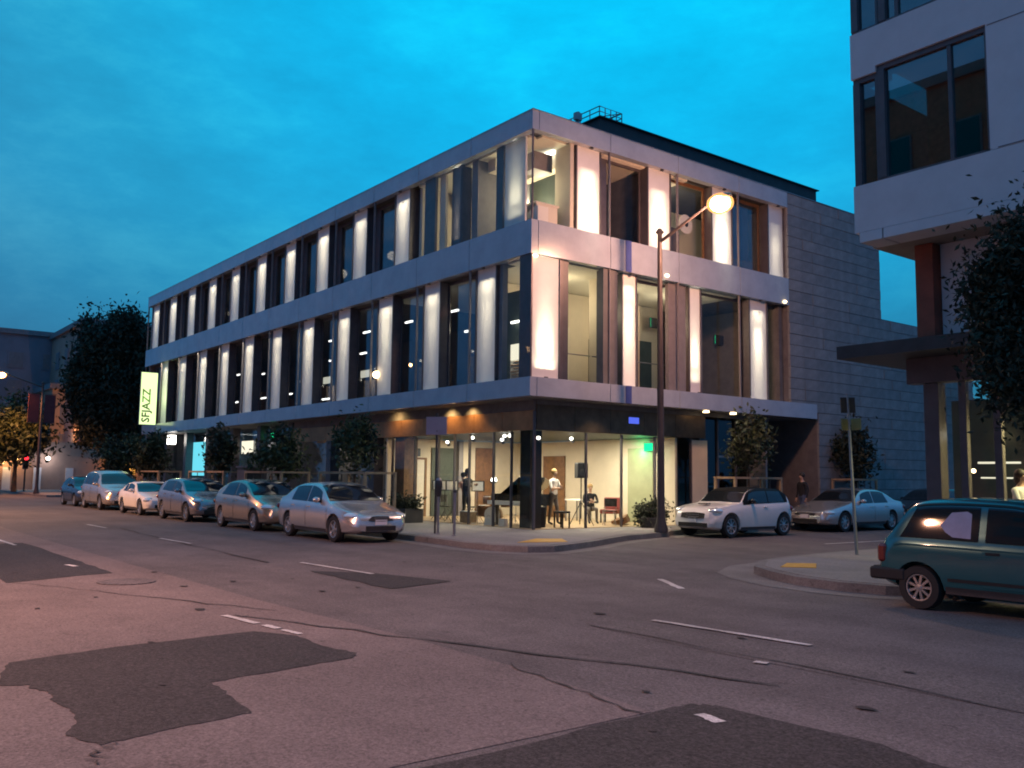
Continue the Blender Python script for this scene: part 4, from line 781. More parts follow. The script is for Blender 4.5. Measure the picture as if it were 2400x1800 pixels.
    MB().box(h2 - .05, h2 + .016, -.16, .16, C.rock(0) + .15, C.rock(0) + .27).build('number_plate', M['plate'], t); MB().box(-h2 - .016, -h2 + .05, -.16, .16, C.rock(L) + .22, C.rock(L) + .34).build('number_plate', M['plate'], t)
    return t, C
PLAN = lambda L: [(0, .70), (.06, .80), (.25, .92), (.7, .985), (1.4, 1.), (L - 1.2, 1.), (L - .4, .955), (L - .1, .86), (L, .76)]
ROCK = lambda L, z=.20: [(0, .30), (.25, .23), (.8, z), (L - .8, z), (L - .25, .26), (L, .34)]
BELT = lambda L, a=.90, b=.96: [(0, .50), (.3, .66), (1.2, a), (L * .55, (a + b) / 2 + .01), (L - .5, b), (L - .1, b - .10), (L, .66)]
silver = paint('silver_paint', (.64, .62, .60)); beige = paint('beige_silver_paint', (.50, .40, .30)); grey = paint('grey_silver_paint', (.36, .34, .34)); white = paint('white_paint', (.78, .77, .76), 0, .25); champ = paint('champagne_paint', (.54, .50, .46)); darkp = paint('black_paint', (.02, .02, .024), .2, .22); navy = paint('navy_paint', (.03, .035, .06), .3, .25); teal = paint('teal_paint', (.022, .13, .15), .35, .24)
CG = 'cars parked along the left facade'; YC = -4.62
car('silver sedan parked nearest the corner with its nose to the right', (-2.35, YC, 0), 0, 4.55, 1.76, [(0, .56), (.05, .66), (.25, .745), (.7, .84), (1.15, .94), (1.28, .99), (2.05, 1.41), (2.45, 1.475), (3.0, 1.465), (3.45, 1.38), (4.0, 1.08), (4.35, 1.04), (4.5, .96), (4.55, .78)], BELT(4.55, .90, .97), PLAN(4.55), ROCK(4.55), (.88, 3.55), .325, (1.32, 2.02), (3.5, 3.97), [(1.6, 2.42, .16, 0), (2.48, 3.42, 0, -.12)], silver, 5, group=CG, doors=((1.25, 2.42), (2.46, 3.40)), grille=(.52, .60, .34), hl=(.33, .66))
car('beige five door hatchback parked second from the corner', (-7.45, YC, 0), 0, 4.4, 1.74, [(0, .55), (.05, .66), (.3, .78), (.95, .96), (1.1, 1.02), (2.05, 1.44), (2.5, 1.50), (3.0, 1.475), (3.6, 1.33), (4.1, 1.13), (4.3, 1.08), (4.37, .95), (4.4, .75)], BELT(4.4, .92, 1.0), PLAN(4.4), ROCK(4.4), (.85, 3.5), .315, (1.15, 1.98), (3.3, 4.05), [(1.5, 2.35, .2, 0), (2.42, 3.5, 0, -.3)], beige, 7, group=CG, doors=((1.2, 2.36), (2.40, 3.3)), grille=(.3, .62, .28), hl=(.34, .70))
car('grey silver hatchback parked third from the corner with a low wide grille', (-13.4, YC, 0), 0, 4.45, 1.77, [(0, .56), (.05, .68), (.3, .80), (.95, .95), (1.15, 1.02), (2.05, 1.43), (2.5, 1.49), (3.2, 1.48), (3.8, 1.40), (4.2, 1.12), (4.38, .98), (4.45, .75)], BELT(4.45, .92, 1.03), PLAN(4.45), ROCK(4.45), (.88, 3.52), .325, (1.2, 1.98), (3.85, 4.18), [(1.55, 2.38, .2, 0), (2.45, 3.6, 0, -.2)], grey, 5, group=CG, doors=((1.25, 2.4), (2.44, 3.35)), grille=(.8, .52, .42), hl=(.34, .72))
car('white coupe parked between the silver hatchback and the silver van', (-18.9, YC, 0), 0, 4.3, 1.72, [(0, .50), (.05, .60), (.3, .69), (1.0, .82), (1.4, .89), (2.15, 1.25), (2.55, 1.31), (3.0, 1.27), (3.7, .98), (4.1, .94), (4.26, .86), (4.3, .7)], BELT(4.3, .82, .90), PLAN(4.3), ROCK(4.3), (.85, 3.35), .31, (1.42, 2.12), (3.02, 3.62), [(1.75, 2.75, .2, 0), (2.82, 3.3, 0, -.2)], white, 5, group=CG, doors=((1.35, 2.75),), grille=(.25, .50, .40), hl=(.34, .60))
car('silver minivan parked fifth from the corner with a tall cabin', (-24.9, YC, 0), 0, 4.75, 1.86, [(0, .62), (.05, .78), (.3, .92), (.9, 1.04), (1.15, 1.12), (2.0, 1.62), (2.5, 1.74), (3.2, 1.76), (4.2, 1.72), (4.6, 1.35), (4.71, 1.05), (4.75, .75)], BELT(4.75, 1.02, 1.10), PLAN(4.75), ROCK(4.75, .24), (.92, 3.78), .335, (1.2, 1.95), (4.25, 4.58), [(1.6, 2.5, .22, 0), (2.57, 3.5), (3.57, 4.25, 0, -.12)], champ, 7, group=CG, doors=((1.25, 2.52), (2.56, 3.55)), grille=(.5, .74, .42), hl=(.34, .80), tl=(.2, .95))
car('dark car last in the row at far left', (-29.8, YC, 0), 0, 4.2, 1.72, [(0, .55), (.05, .66), (.3, .76), (1.0, .92), (1.2, .98), (2.0, 1.38), (2.4, 1.43), (3.0, 1.42), (3.6, 1.25), (4.0, 1.05), (4.15, .95), (4.2, .7)], BELT(4.2, .90, .98), PLAN(4.2), ROCK(4.2), (.85, 3.35), .31, (1.22, 1.95), (3.3, 3.9), [(1.6, 2.4, .2, 0), (2.47, 3.3, 0, -.15)], navy, 7, group=CG, doors=((1.3, 2.4),), hl=(.34, .68))
car('dark car cut off by the left edge of the photo', (-49.5, -6.6, 0), 0, 4.5, 1.76, [(0, .56), (.05, .66), (.25, .745), (.7, .84), (1.15, .94), (1.28, .99), (2.05, 1.41), (2.45, 1.475), (3.0, 1.465), (3.45, 1.38), (4.0, 1.08), (4.35, 1.04), (4.45, .96), (4.5, .78)], BELT(4.5, .90, .97), PLAN(4.5), ROCK(4.5), (.88, 3.5), .325, (1.32, 2.02), (3.5, 3.97), [(1.6, 2.42, .16, 0), (2.48, 3.42, 0, -.12)], darkp, 5, doors=((1.25, 2.42),))
SGp = 'cars parked along the side street'
mini, MC = car('small white hatchback with a black roof parked behind the street lamp', (1.98, 6.37, 0), R(-90), 3.76, 1.72, [(0, .58), (.04, .72), (.2, .84), (.75, .93), (1.1, .97), (1.2, 1.0), (1.62, 1.33), (1.95, 1.415), (2.4, 1.43), (3.1, 1.40), (3.38, 1.29), (3.60, 1.02), (3.71, .86), (3.76, .62)], [(0, .50), (.2, .68), (1.1, .92), (2.3, .97), (3.5, 1.0), (3.7, .8), (3.76, .58)], [(0, .74), (.06, .84), (.25, .94), (.6, .99), (1.4, 1.), (2.8, 1.), (3.4, .97), (3.68, .88), (3.76, .80)], ROCK(3.76, .19), (.72, 3.20), .335, (1.22, 1.60), (3.16, 3.55), [(1.40, 2.42, .2, 0), (2.46, 3.24, 0, -.16)], white, 8, group=SGp, doors=((1.15, 2.42),), grille=(.72, .63, .44), hl=(.30, .77), tl=(.12, .82), mirror='blackgl', tum=.75, wo=.020)
MC.top_patch('black_roof', 1.58, 3.22, 1.04, M['roofblk'], mini, off=.016, nx=14, ny=14)
for sd in (-1, 1): MB().ball((3.76 / 2 - .14, sd * .55, .60), (.06, .055, .055), 10, 6).build('fog_light', M['lens'], mini, smooth=True)
MB().box(3.76 / 2 - .62, 3.76 / 2 - .42, -.16, .16, .945, .975).build('hood_scoop', M['black'], mini, bevel=.01)
for sd in (-1, 1): MC.side_patch('pillar_trim', 1.28, 3.42, lambda x: MC.ring(x)[8][1] + .03 * (MC.ring(x)[-2][1] - MC.ring(x)[8][1]), lambda x: MC.ring(x)[8][1] + .965 * (MC.ring(x)[-2][1] - MC.ring(x)[8][1]), sd, M['roofblk'], mini, off=.012, nx=30, nz=16)
car('silver sedan with rounded ends parked behind the white hatchback', (1.75, 12.75, 0), R(-90), 4.95, 1.80, [(0, .52), (.05, .63), (.25, .70), (.8, .82), (1.4, .94), (1.55, .98), (2.3, 1.37), (2.7, 1.43), (3.2, 1.42), (3.6, 1.33), (4.2, 1.04), (4.6, .98), (4.88, .86), (4.95, .66)], BELT(4.95, .88, .93), PLAN(4.95), ROCK(4.95), (.98, 3.85), .33, (1.58, 2.26), (3.62, 4.18), [(1.9, 2.72, .18, 0), (2.78, 3.65, 0, -.15)], silver, 7, group=SGp, doors=((1.5, 2.72), (2.76, 3.65)), grille=(.35, .58, .38), hl=(.36, .63))
car('dark sedan parked beyond the rounded silver sedan', (1.75, 18.6, 0), R(-90), 4.6, 1.78, [(0, .54), (.05, .64), (.25, .72), (.7, .83), (1.2, .94), (1.35, .99), (2.1, 1.38), (2.5, 1.44), (3.0, 1.43), (3.45, 1.34), (4.0, 1.06), (4.4, 1.0), (4.55, .9), (4.6, .7)], BELT(4.6, .9, .95), PLAN(4.6), ROCK(4.6), (.9, 3.6), .325, (1.38, 2.05), (3.48, 3.97), [(1.7, 2.5, .16, 0), (2.56, 3.4, 0, -.12)], darkp, 7, group=SGp, doors=((1.3, 2.5),))
tcar, TC = car('teal three door hatchback cut off at the right edge of the foreground', (14.80, -3.55, 0), 0, 3.72, 1.62, [(0, .55), (.05, .68), (.25, .76), (.85, .86), (1.0, .92), (1.65, 1.36), (2.0, 1.435), (2.6, 1.45), (3.1, 1.425), (3.25, 1.38), (3.52, 1.0), (3.62, .90), (3.68, .80), (3.72, .58)], [(0, .50), (.25, .66), (.95, .86), (2.2, .885), (3.35, .90), (3.6, .80), (3.72, .54)], [(0, .76), (.06, .85), (.25, .94), (.6, .985), (1.2, 1.), (3.0, 1.), (3.5, .975), (3.66, .92), (3.72, .86)], ROCK(3.72, .22), (.66, 3.12), .285, (1.02, 1.62), (3.27, 3.54), [(1.30, 2.25, .2, 0), (2.34, 3.38, 0, -.20)], teal, 9, group=None, doors=((1.1, 2.28),), hl=(.30, .66), tl=(.08, .70), tail='box', handles=False, Rr=.175, tum=.8, mirror='black')
MB().box(-1.86 - .10, -1.86 + .10, -.74, .74, .34, .52).build('rear_bumper', M['black'], tcar, bevel=.03)
for sd in (-1, 1):
    MB().box(-1.86 - .09, -1.86 + .42, sd * .775 - .03, sd * .775 + .03, .35, .51).build('bumper_end', M['black'], tcar, bevel=.025)
    TC.side_patch('waist_crease', .7, 3.45, lambda x: TC.belt(x) - .07, lambda x: TC.belt(x) - .05, sd, teal, tcar, off=.014, nz=1, nx=24)
    TC.side_patch('rub_strip', 1.05, 2.72, lambda x: .40, lambda x: .44, sd, M['black'], tcar, off=.012, nz=1, nx=12)
    TC.side_patch('drip_rail', 1.35, 3.2, lambda x: TC.ring(x)[8][1] + .86 * (TC.ring(x)[-2][1] - TC.ring(x)[8][1]), lambda x: TC.ring(x)[8][1] + .90 * (TC.ring(x)[-2][1] - TC.ring(x)[8][1]), sd, M['black'], tcar, off=.012, nz=1, nx=16)
    MB().box(1.86 - 2.24, 1.86 - 2.06, sd * .80 - .012, sd * .80 + .012, .76, .80).build('handle', M['black'], tcar, bevel=.006)
    MB().tube([(1.86 - 2.7, sd * .62, .20), (1.86 - 2.72, sd * .66, .16)], .03, 6).build('mud_flap', M['black'], tcar)
shade = MB(); sp_ = [(2.83, 1.10), (2.70, 1.27), (2.50, 1.29), (2.44, 1.26), (2.43, .95), (2.66, .96), (2.76, 1.02)]
shade.add([(1.86 - x, -(TC.side(x, z) + .013), z) for x, z in sp_] + [(1.86 - 2.58, -(TC.side(2.58, 1.1) + .013), 1.1)], [(i, (i + 1) % 7, 7) for i in range(7)])
shade.build('window_shade', mat('lilac_cloth', (.50, .40, .47), .8, var=.12, vscale=6, bump=.3, bscale=12), tcar, smooth=True)

# ------------------------------------------------------------------ street furniture
mt = thing('parking_meter', 'parking meter with a rounded head right of the nearest silver sedan', 'parking meter', (-.44, -2.71, .15))
MB().lathe([(.06, 0), (.06, .02), (.035, .03), (.035, 1.0)], n=10).build('pole', M['metal'], mt); hd = MB().lathe([(.05, .98), (.08, 1.03), (.085, 1.18), (.10, 1.22), (.10, 1.32), (.085, 1.40), (.05, 1.46), (.01, 1.48)], n=12).build('head', M['dmetal'], mt, smooth=True)
MB().lathe([(.088, 1.33), (.082, 1.41), (.05, 1.468)], n=12).build('dome', M['metal'], hd, smooth=True)
bp = thing('meter_post', 'bare metal post standing just right of the parking meter', 'post', (.28, -2.68, .15)); MB().lathe([(.07, 0), (.07, .02), (.04, .03), (.04, 1.05), (.045, 1.10)], n=10).build('pole', M['metal'], bp); MB().ball((0, 0, 1.12), .05).build('cap', M['dmetal'], bp)
ps = thing('parking_sign', 'plain pinkish sign plate high on a thin pole by the lounge window', 'sign', (-.75, -2.6, .15)); MB().tube([(0, 0, 0), (0, 0, 3.2)], .028, 8).build('pole', M['dmetal'], ps)
MB().box(-.29, .29, -.045, -.03, 2.62, 3.1, Matrix.Rotation(R(38), 3, 'Z'), (0, 0, 2.8)).build('plate', M['pink'], ps); MB().box(-.05, .05, -.032, .03, 2.7, 2.74).build('clamp', M['dmetal'], ps)
cs = thing('sign_pole', 'thin leaning pole with yellow sign plates on the right corner', 'sign', (9.11, 1.4, .15)); cs.rotation_euler = (0, R(-2.2), 0)
MB().tube([(0, 0, 0), (0, 0, 3.35)], [.035, .028], 8).build('pole', M['metal'], cs)
for sd, a in ((-1, .9), (1, -.6)): MB().box(sd * .16 - .11, sd * .16 + .11, -.012, .012, 2.58, 2.82, Matrix.Rotation(R(38) + a, 3, 'Z'), (0, 0, 2.7)).build('yellow_plate', M['yellow'], cs)
MB().box(-.16, .16, -.012, .012, 2.95, 3.28, Matrix.Rotation(R(60), 3, 'Z'), (0, 0, 3)).build('dark_plate', M['dmetal'], cs); MB().box(-.25, .2, -.01, .01, 1.3, 1.42, Matrix.Rotation(R(30), 3, 'Z'), (0, 0, 3)).build('small_plate', M['metal'], cs) if False else None
sh = tree('planter_shrub', 'dark rounded shrub on the sidewalk behind the lamp pole', (-.3, 5.2, .15), .3, (.55, .55, .42), .5, 1600, .06, 31, ('leafC', 'leafD'), .05, (0, 0), None, 30, 'shrub')
MB().lathe([(.36, 0), (.42, .3), (.40, .32), (.36, .30)], n=16).build('tub', M['dmetal'], sh)
sh2 = tree('planter_shrub', 'low dark shrub in a tub behind the nose of the nearest silver sedan', (-6.3, -.2, .15), .3, (.6, .5, .36), .62, 1500, .06, 32, ('leafC', 'leafD'), .05, (0, 0), None, 30, 'shrub')
MB().box(-.6, .6, -.35, .35, 0, .45).build('tub', M['dmetal'], sh2)
ub = thing('utility_cabinet', 'tall dark cabinet standing on the sidewalk between two street trees', 'cabinet', (-14.2, -2.4, .15)); MB().box(-.5, .5, -.3, .3, 0, 1.75).build('body', M['dmetal'], ub, bevel=.02); MB().box(-.46, .46, -.31, -.302, .1, 1.65).build('door', M['frame'], ub); MB().box(-.54, .54, -.34, .34, 1.751, 1.82).build('lid', M['frame'], ub)

# ------------------------------------------------------------------ people
def person(label, loc, rz, J, cols, hairm, group=None, hair=.0, face=True):
    """J: joint dict in metres; one continuous skinned body, coloured by the nearest limb"""
    t = thing('person', label, 'person', loc, rz, group)
    names = list(J); V = [J[n][:3] for n in names]; RR = [J[n][3] for n in names]; ix = {n: i for i, n in enumerate(names)}
    par = {'belly': 'pelvis', 'chest': 'belly', 'neckb': 'chest', 'neck': 'neckb', 'chin': 'neck', 'head': 'chin', 'crown': 'head', 'nose': 'head'}
    for s in 'lr': par.update({'hip' + s: 'pelvis', 'knee' + s: 'hip' + s, 'ankle' + s: 'knee' + s, 'toe' + s: 'ankle' + s, 'sh' + s: 'chest', 'el' + s: 'sh' + s, 'wr' + s: 'el' + s, 'hand' + s: 'wr' + s})
    E = [(ix[par[n]], ix[n]) for n in names if n in par]
    me = bpy.data.meshes.new('body'); me.from_pydata(V, E, []); o = bpy.data.objects.new('body', me); COL.objects.link(o); o.parent = t
    md = o.modifiers.new('s', 'SKIN'); md.use_smooth_shade = True; sv = me.skin_vertices[0].data
    for i, r in enumerate(RR):
        q = 1.28 if names[i] in ('pelvis', 'belly', 'chest') else 1.0
        sv[i].radius = (r * q, r * .86); sv[i].use_root = (names[i] == 'pelvis')
    o.modifiers.new('u', 'SUBSURF').levels = 2
    bpy.context.view_layer.update()
    m2 = bpy.data.meshes.new_from_object(o.evaluated_get(bpy.context.evaluated_depsgraph_get())); o.modifiers.clear(); o.data = m2; bpy.data.meshes.remove(me)
    b = bmesh.new(); b.from_mesh(m2)
    for s in 'lr':   # five fingers curling off each palm
        h, w = Vector(J['hand' + s][:3]), Vector(J['wr' + s][:3]); d = (h - w).normalized(); side = d.cross(Vector((0, 1, 0) if abs(d.y) < .8 else (1, 0, 0))).normalized(); nrm = d.cross(side)
        for k, (ln, off) in enumerate(((.062, -.03), (.075, -.01), (.070, .01), (.055, .03), (.05, -.045))):
            base = h + side * off - d * (.0 if k < 4 else .04); dd = d if k < 4 else (d * .5 - side).normalized(); mb = MB().tube([base, base + dd * ln * .55, base + dd * ln + nrm * ln * .35], [.011, .010, .007], 5)
            vv = [b.verts.new(v) for v in mb.v]
            for f in mb.f:
                try: b.faces.new([vv[i] for i in f])
                except ValueError: pass
    b.to_mesh(m2); b.free()
    mats = list(dict.fromkeys(cols.values())); m2.materials.clear()
    for x in mats: m2.materials.append(M[x])
    def seg(p, a, c):
        a, c = Vector(a), Vector(c); u = max(0, min(1, (p - a).dot(c - a) / max((c - a).length_squared, 1e-9))); return (p - a - (c - a) * u).length
    zones = [(a, c, n) for n in names if n in par for a, c in [(J[par[n]][:3], J[n][:3])]]
    def zone(n):
        if n in ('chin', 'head', 'crown', 'nose', 'neck') or n[:4] == 'hand': return 'skin'
        if n[:2] == 'wr': return 'fore'
        if n[:3] in ('hip', 'kne', 'ank'): return 'legs'
        if n[:3] == 'toe': return 'shoes'
        return 'top'
    for p in m2.polygons:
        c = p.center; best = min(zones, key=lambda z: seg(c, z[0], z[1])); p.material_index = mats.index(cols[zone(best[2])]); p.use_smooth = True
    hd, cr = Vector(J['head'][:3]), Vector(J['crown'][:3]); fw = (Vector(J['nose'][:3]) - hd); fw.z = 0; fw.normalize()
    q = random.Random(len(label)); hb = MB().ball(hd.lerp(cr, .55) - fw * .022, (.098, .094, .10), 12, 8)
    if hair: hb.ball(hd - fw * .05 - Vector((0, 0, .03)), (.085, .088, .11), 10, 6)
    hb.build('hair', M[hairm], t, smooth=True)
    if face:
        sd = Vector((-fw.y, fw.x, 0))
        for s in (-1, 1): MB().ball(hd + fw * .082 + sd * s * .032 + Vector((0, 0, .012)), .010, 6, 4).build('eye', M['black'], t)
    return t
def pose(h=1.72, lean=0., arms='fold', stride=.1, sit=False, wide=1.0):
    """x is forward"""
    k = h / 1.72; J = {}
    J['pelvis'] = (0, 0, .93, .115); J['belly'] = (lean * .3, 0, 1.08, .118); J['chest'] = (lean * .7, 0, 1.30, .128); J['neckb'] = (lean * .95, 0, 1.43, .075); J['neck'] = (lean, 0, 1.49, .052); J['chin'] = (lean + .015, 0, 1.55, .062); J['head'] = (lean + .02, 0, 1.61, .080); J['crown'] = (lean + .01, 0, 1.70, .058); J['nose'] = (lean + .115, 0, 1.595, .013)
    for s, d in (('l', 1), ('r', -1)):
        st = stride * d; J['hip' + s] = (.0, .095 * d, .86, .092); J['knee' + s] = (.03 + st * .6, .10 * d, .48, .062); J['ankle' + s] = (st, .10 * d, .09, .042); J['toe' + s] = (st + .17, .115 * d, .035, .036)
        J['sh' + s] = (lean * .85, .185 * d, 1.39, .062)
        if arms == 'fold': J['el' + s] = (lean + .06, .25 * d, 1.13, .047); J['wr' + s] = (lean + .25, .09 * d, 1.14, .033); J['hand' + s] = (lean + .27, .0, 1.17 + .03 * d, .030)
        elif arms == 'reach': J['el' + s] = (lean + .12, .25 * d, 1.15, .047); J['wr' + s] = (lean + .36, .17 * d, 1.18 - .04 * d, .033); J['hand' + s] = (lean + .44, .15 * d, 1.19 - .04 * d, .029)
        else: J['el' + s] = (lean * .7 - .02, .245 * d, 1.12, .046); J['wr' + s] = (lean * .5 + .05, .25 * d, .88, .033); J['hand' + s] = (lean * .5 + .08, .24 * d, .80, .029)
    if sit:
        for n in J: J[n] = (J[n][0], J[n][1], J[n][2] - .43 * (1 if n[:4] not in ('knee', 'ankl', 'toel', 'toer') else 0), J[n][3])
        for s, d in (('l', 1), ('r', -1)): J['hip' + s] = (.06, .10 * d, .47, .09); J['knee' + s] = (.44, .13 * d, .50, .062); J['ankle' + s] = (.46, .13 * d, .09, .042); J['toe' + s] = (.62, .14 * d, .035, .036)
    return {n: (v[0] * k, v[1] * k * wide, v[2] * k, v[3]) for n, v in J.items()}
person('man in a white shirt with light hair standing in the lit lounge beside the stool', (-2.5, 3.0, .165), R(15), pose(1.76, .03, 'fold', .10), dict(skin='skin', fore='skin', top='shirtw', legs='khaki', shoes='black'), 'hair_b')
person('person in dark clothes standing among the music stands, dark hair', (-5.0, 1.35, .165), R(20), pose(1.74, .06, 'reach', .05), dict(skin='skin', fore='dark_cloth', top='dark_cloth', legs='dark_cloth', shoes='black'), 'hair_d', hair=.1)
person('person in a dull rose top bending over the left music stands', (-6.0, 2.1, .165), R(190), pose(1.62, .22, 'reach', .05), dict(skin='skin', fore='rose_shirt', top='rose_shirt', legs='khaki', shoes='black'), 'hair_d')
person('seated person with a pink face in dark clothes behind the speaker stand', (-2.9, 4.95, .165), R(-30), pose(1.72, .05, 'fold', .0, True), dict(skin='skin', fore='dark_cloth', top='dark_cloth', legs='khaki', shoes='black'), 'hair_b')
person('person in a dark jacket and blue jeans walking in front of the stone jamb', (.45, 12.1, .15), R(250), pose(1.78, .03, 'down', .16, wide=1.15), dict(skin='skin', fore='dark_cloth', top='dark_cloth', legs='jeans', shoes='black'), 'hair_d')
person('dark haired person in a cream top reading a paper in the lit right window', (12.42, 1.25, .165), R(-8), pose(1.72, .05, 'reach', .05), dict(skin='skin', fore='skin', top='paper', legs='dark_cloth', shoes='black'), 'hair_d', hair=.1)
pp = thing('sheet_of_paper', 'white sheet held by the reading person in the lit right window', 'paper', (12.95, 1.18, 1.42)); MB().box(-.01, .01, -.18, .18, -.14, .14, Matrix.Rotation(R(25), 3, 'Y')).build('sheet', M['paper'], pp)

# ------------------------------------------------------------------ instruments and furniture in the lounge
def stand(x, y, rz, label):
    t = thing('music_stand', label, 'music stand', (x, y, .165), rz, 'music stands in the lounge')
    MB().tube([(0, 0, .28), (0, 0, 1.08)], .013, 6).build('pole', M['dmetal'], t)
    for k in range(3): a = 2.1 * k; MB().tube([(0, 0, .34), (.26 * math.cos(a), .26 * math.sin(a), .0)], .011, 5).build('leg', M['dmetal'], t)
    MB().box(-.012, .012, -.22, .22, -.02, .34, Matrix.Rotation(R(-22), 3, 'Y'), (0, 0, 0)).build('desk', M['dmetal'], t).location = (0, 0, 1.05)
    p = MB().box(.014, .020, -.17, .17, .0, .30, Matrix.Rotation(R(-22), 3, 'Y'), (0, 0, 0)).build('sheet_music', M['paper'], t); p.location = (0, 0, 1.05)
for x, y, rz, lb in ((-6.9, 1.5, -.5, 'music stand in front of the white door holding pale sheets'), (-6.1, 1.25, -.6, 'music stand behind the parking meter holding a white sheet'), (-5.6, 1.2, -.5, 'music stand just right of the parking meter holding a white sheet'), (-4.4, 1.4, -.6, 'music stand left of the drums with a cream sheet'), (-7.6, 2.6, -.4, 'music stand furthest left near the dark column')): stand(x, y, rz, lb)
pn = thing('grand_piano', 'black grand piano with its lid raised behind the corner column', 'piano', (-3.1, 2.3, .165), R(10))
out_ = [(-.75, -.75), (.75, -.75), (.75, -.2), (.72, .5), (.5, 1.0), (.15, 1.15), (-.2, 1.0), (-.45, .5), (-.75, .2)]
MB().prism(out_, .62, .98).build('case', M['blackgl'], pn); ld = MB().prism(out_, 0, .03).build('lid', M['blackgl'], pn); ld.location = (-.15, 0, 1.08); ld.rotation_euler = (0, R(-34), 0)
MB().box(-.7, .7, -.98, -.752, .64, .76).build('keyboard', M['paper'], pn); MB().tube([(.45, .1, .98), (.35, .1, 1.42)], .014, 6).build('lid_prop', M['dmetal'], pn)
for x, y in ((-.62, -.6), (.62, -.6), (.15, .85)): MB().lathe([(.04, 0), (.05, .3), (.075, .62)], (x, y, 0), n=10).build('leg', M['blackgl'], pn)
dk = thing('drum_kit', 'drum kit with pale drum skins and cymbals left of the piano', 'drum kit', (-4.15, 1.85, .165), R(-45))
for nm, c, r_, h_, ax in (('bass_drum', (0, 0, .29), .28, .38, 'x'), ('snare_drum', (-.55, .35, .58), .18, .14, 'z'), ('floor_tom', (-.5, -.4, .38), .21, .36, 'z'), ('tom', (-.05, .16, .74), .14, .2, 'z'), ('tom', (-.05, -.2, .74), .15, .22, 'z')):
    d = MB().lathe([(r_, -h_ / 2), (r_ * 1.03, -h_ / 2 + .02), (r_, -h_ / 2 + .04), (r_, h_ / 2 - .04), (r_ * 1.03, h_ / 2 - .02), (r_, h_ / 2)], c, ax, 18).build(nm, M['wood'], dk, smooth=True)
    MB().lathe([(r_ * .94, h_ / 2 + .001), (r_ * .94, h_ / 2 + .006)], c, ax, 18).build('drum_skin', M['paper'], d)
for x, y, z in ((-.2, .6, 1.05), (-.2, -.6, 1.15), (-.7, .65, .85)):
    c_ = MB().lathe([(.22, 0), (.20, .008), (.05, .02), (.02, .04)], (x, y, z), n=20).build('cymbal', M['copper'], dk); MB().tube([(x, y, 0), (x, y, z)], .012, 5).build('cymbal_stand', M['metal'], dk)
    for k in range(3): MB().tube([(x, y, .3), (x + .2 * math.cos(2.1 * k), y + .2 * math.sin(2.1 * k), 0)], .009, 5).build('leg', M['metal'], dk)
fl = thing('floor_lamp', 'slim floor lamp with a bright bulb beside the piano', 'lamp', (-3.6, 1.45, .165)); MB().lathe([(.14, 0), (.14, .02), (.012, .03), (.012, 1.32)], n=10).build('stem', M['dmetal'], fl); MB().ball((0, 0, 1.40), .10).build('bulb', M['e_white'], fl, smooth=True)
MB().lathe([(.06, 1.30), (.13, 1.33), (.10, 1.36)], n=12).build('shade_ring', M['dmetal'], fl)
sp = thing('loudspeaker', 'black loudspeaker on top of a tripod in the lounge', 'loudspeaker', (-2.12, 3.85, 1.66), R(-20)); MB().box(-.15, .15, -.18, .18, 0, .48).build('cabinet', M['black'], sp, bevel=.02); MB().lathe([(.12, .151), (.11, .156)], (0, 0, .18), 'x', 16).build('woofer', M['dmetal'], sp); MB().box(-.14, .14, -.17, .17, .481, .50).build('top_plate', M['metal'], sp)
st = thing('speaker_stand', 'black tripod stand carrying the loudspeaker in the lounge', 'stand', (-2.12, 3.85, .165)); MB().tube([(0, 0, .2), (0, 0, 1.495)], .02, 6).build('pole', M['black'], st)
for k in range(3): a = 2.1 * k + .4; MB().tube([(0, 0, .75), (.45 * math.cos(a), .45 * math.sin(a), 0)], .014, 5).build('leg', M['black'], st)
so = thing('stool', 'small dark stool in front of the man in the white shirt', 'stool', (-1.15, 2.2, .165)); MB().box(-.22, .22, -.16, .16, .44, .50).build('seat', M['black'], so, bevel=.015)
for x in (-.19, .19):
    for y in (-.13, .13): MB().box(x - .018, x + .018, y - .018, y + .018, 0, .438).build('leg', M['black'], so)
tb = thing('side_table', 'small pale table against the lounge wall right of the brown door', 'table', (-4.2, 5.6, .165)); MB().box(-.4, .4, -.3, .3, .72, .76).build('top', M['paper'], tb)
for x in (-.36, .36):
    for y in (-.26, .26): MB().box(x - .02, x + .02, y - .02, y + .02, 0, .718).build('leg', M['metal'], tb)
rc = thing('armchair', 'red upholstered chair near the back wall of the lounge', 'chair', (-3.0, 6.0, .165), R(-60)); MB().box(-.3, .3, -.3, .3, .3, .45).build('seat', M['redc'], rc, bevel=.03); MB().box(-.32, -.22, -.3, .3, .452, .85).build('backrest', M['redc'], rc, bevel=.03)
for x in (-.26, .26):
    for y in (-.26, .26): MB().box(x - .02, x + .02, y - .02, y + .02, 0, .298).build('leg', M['black'], rc)
gt = thing('double_bass', 'brown double bass lying on the lounge floor at right', 'double bass', (-1.9, 5.5, .165), R(-40))
mb = MB(); prof = [(-.55, .22), (-.4, .30), (-.2, .30), (0, .20), (.15, .22), (.3, .24), (.45, .16), (.5, .05)]
mb.prism([(x, y) for x, y in prof] + [(x, -y) for x, y in prof[::-1]], .02, .22); bo = mb.build('body', M['wood'], gt); bo.rotation_euler = (R(25), 0, 0); mb = MB().box(.48, 1.1, -.03, .03, .16, .20); nk = mb.build('neck', M['black'], gt); nk.rotation_euler = (R(25), 0, 0)
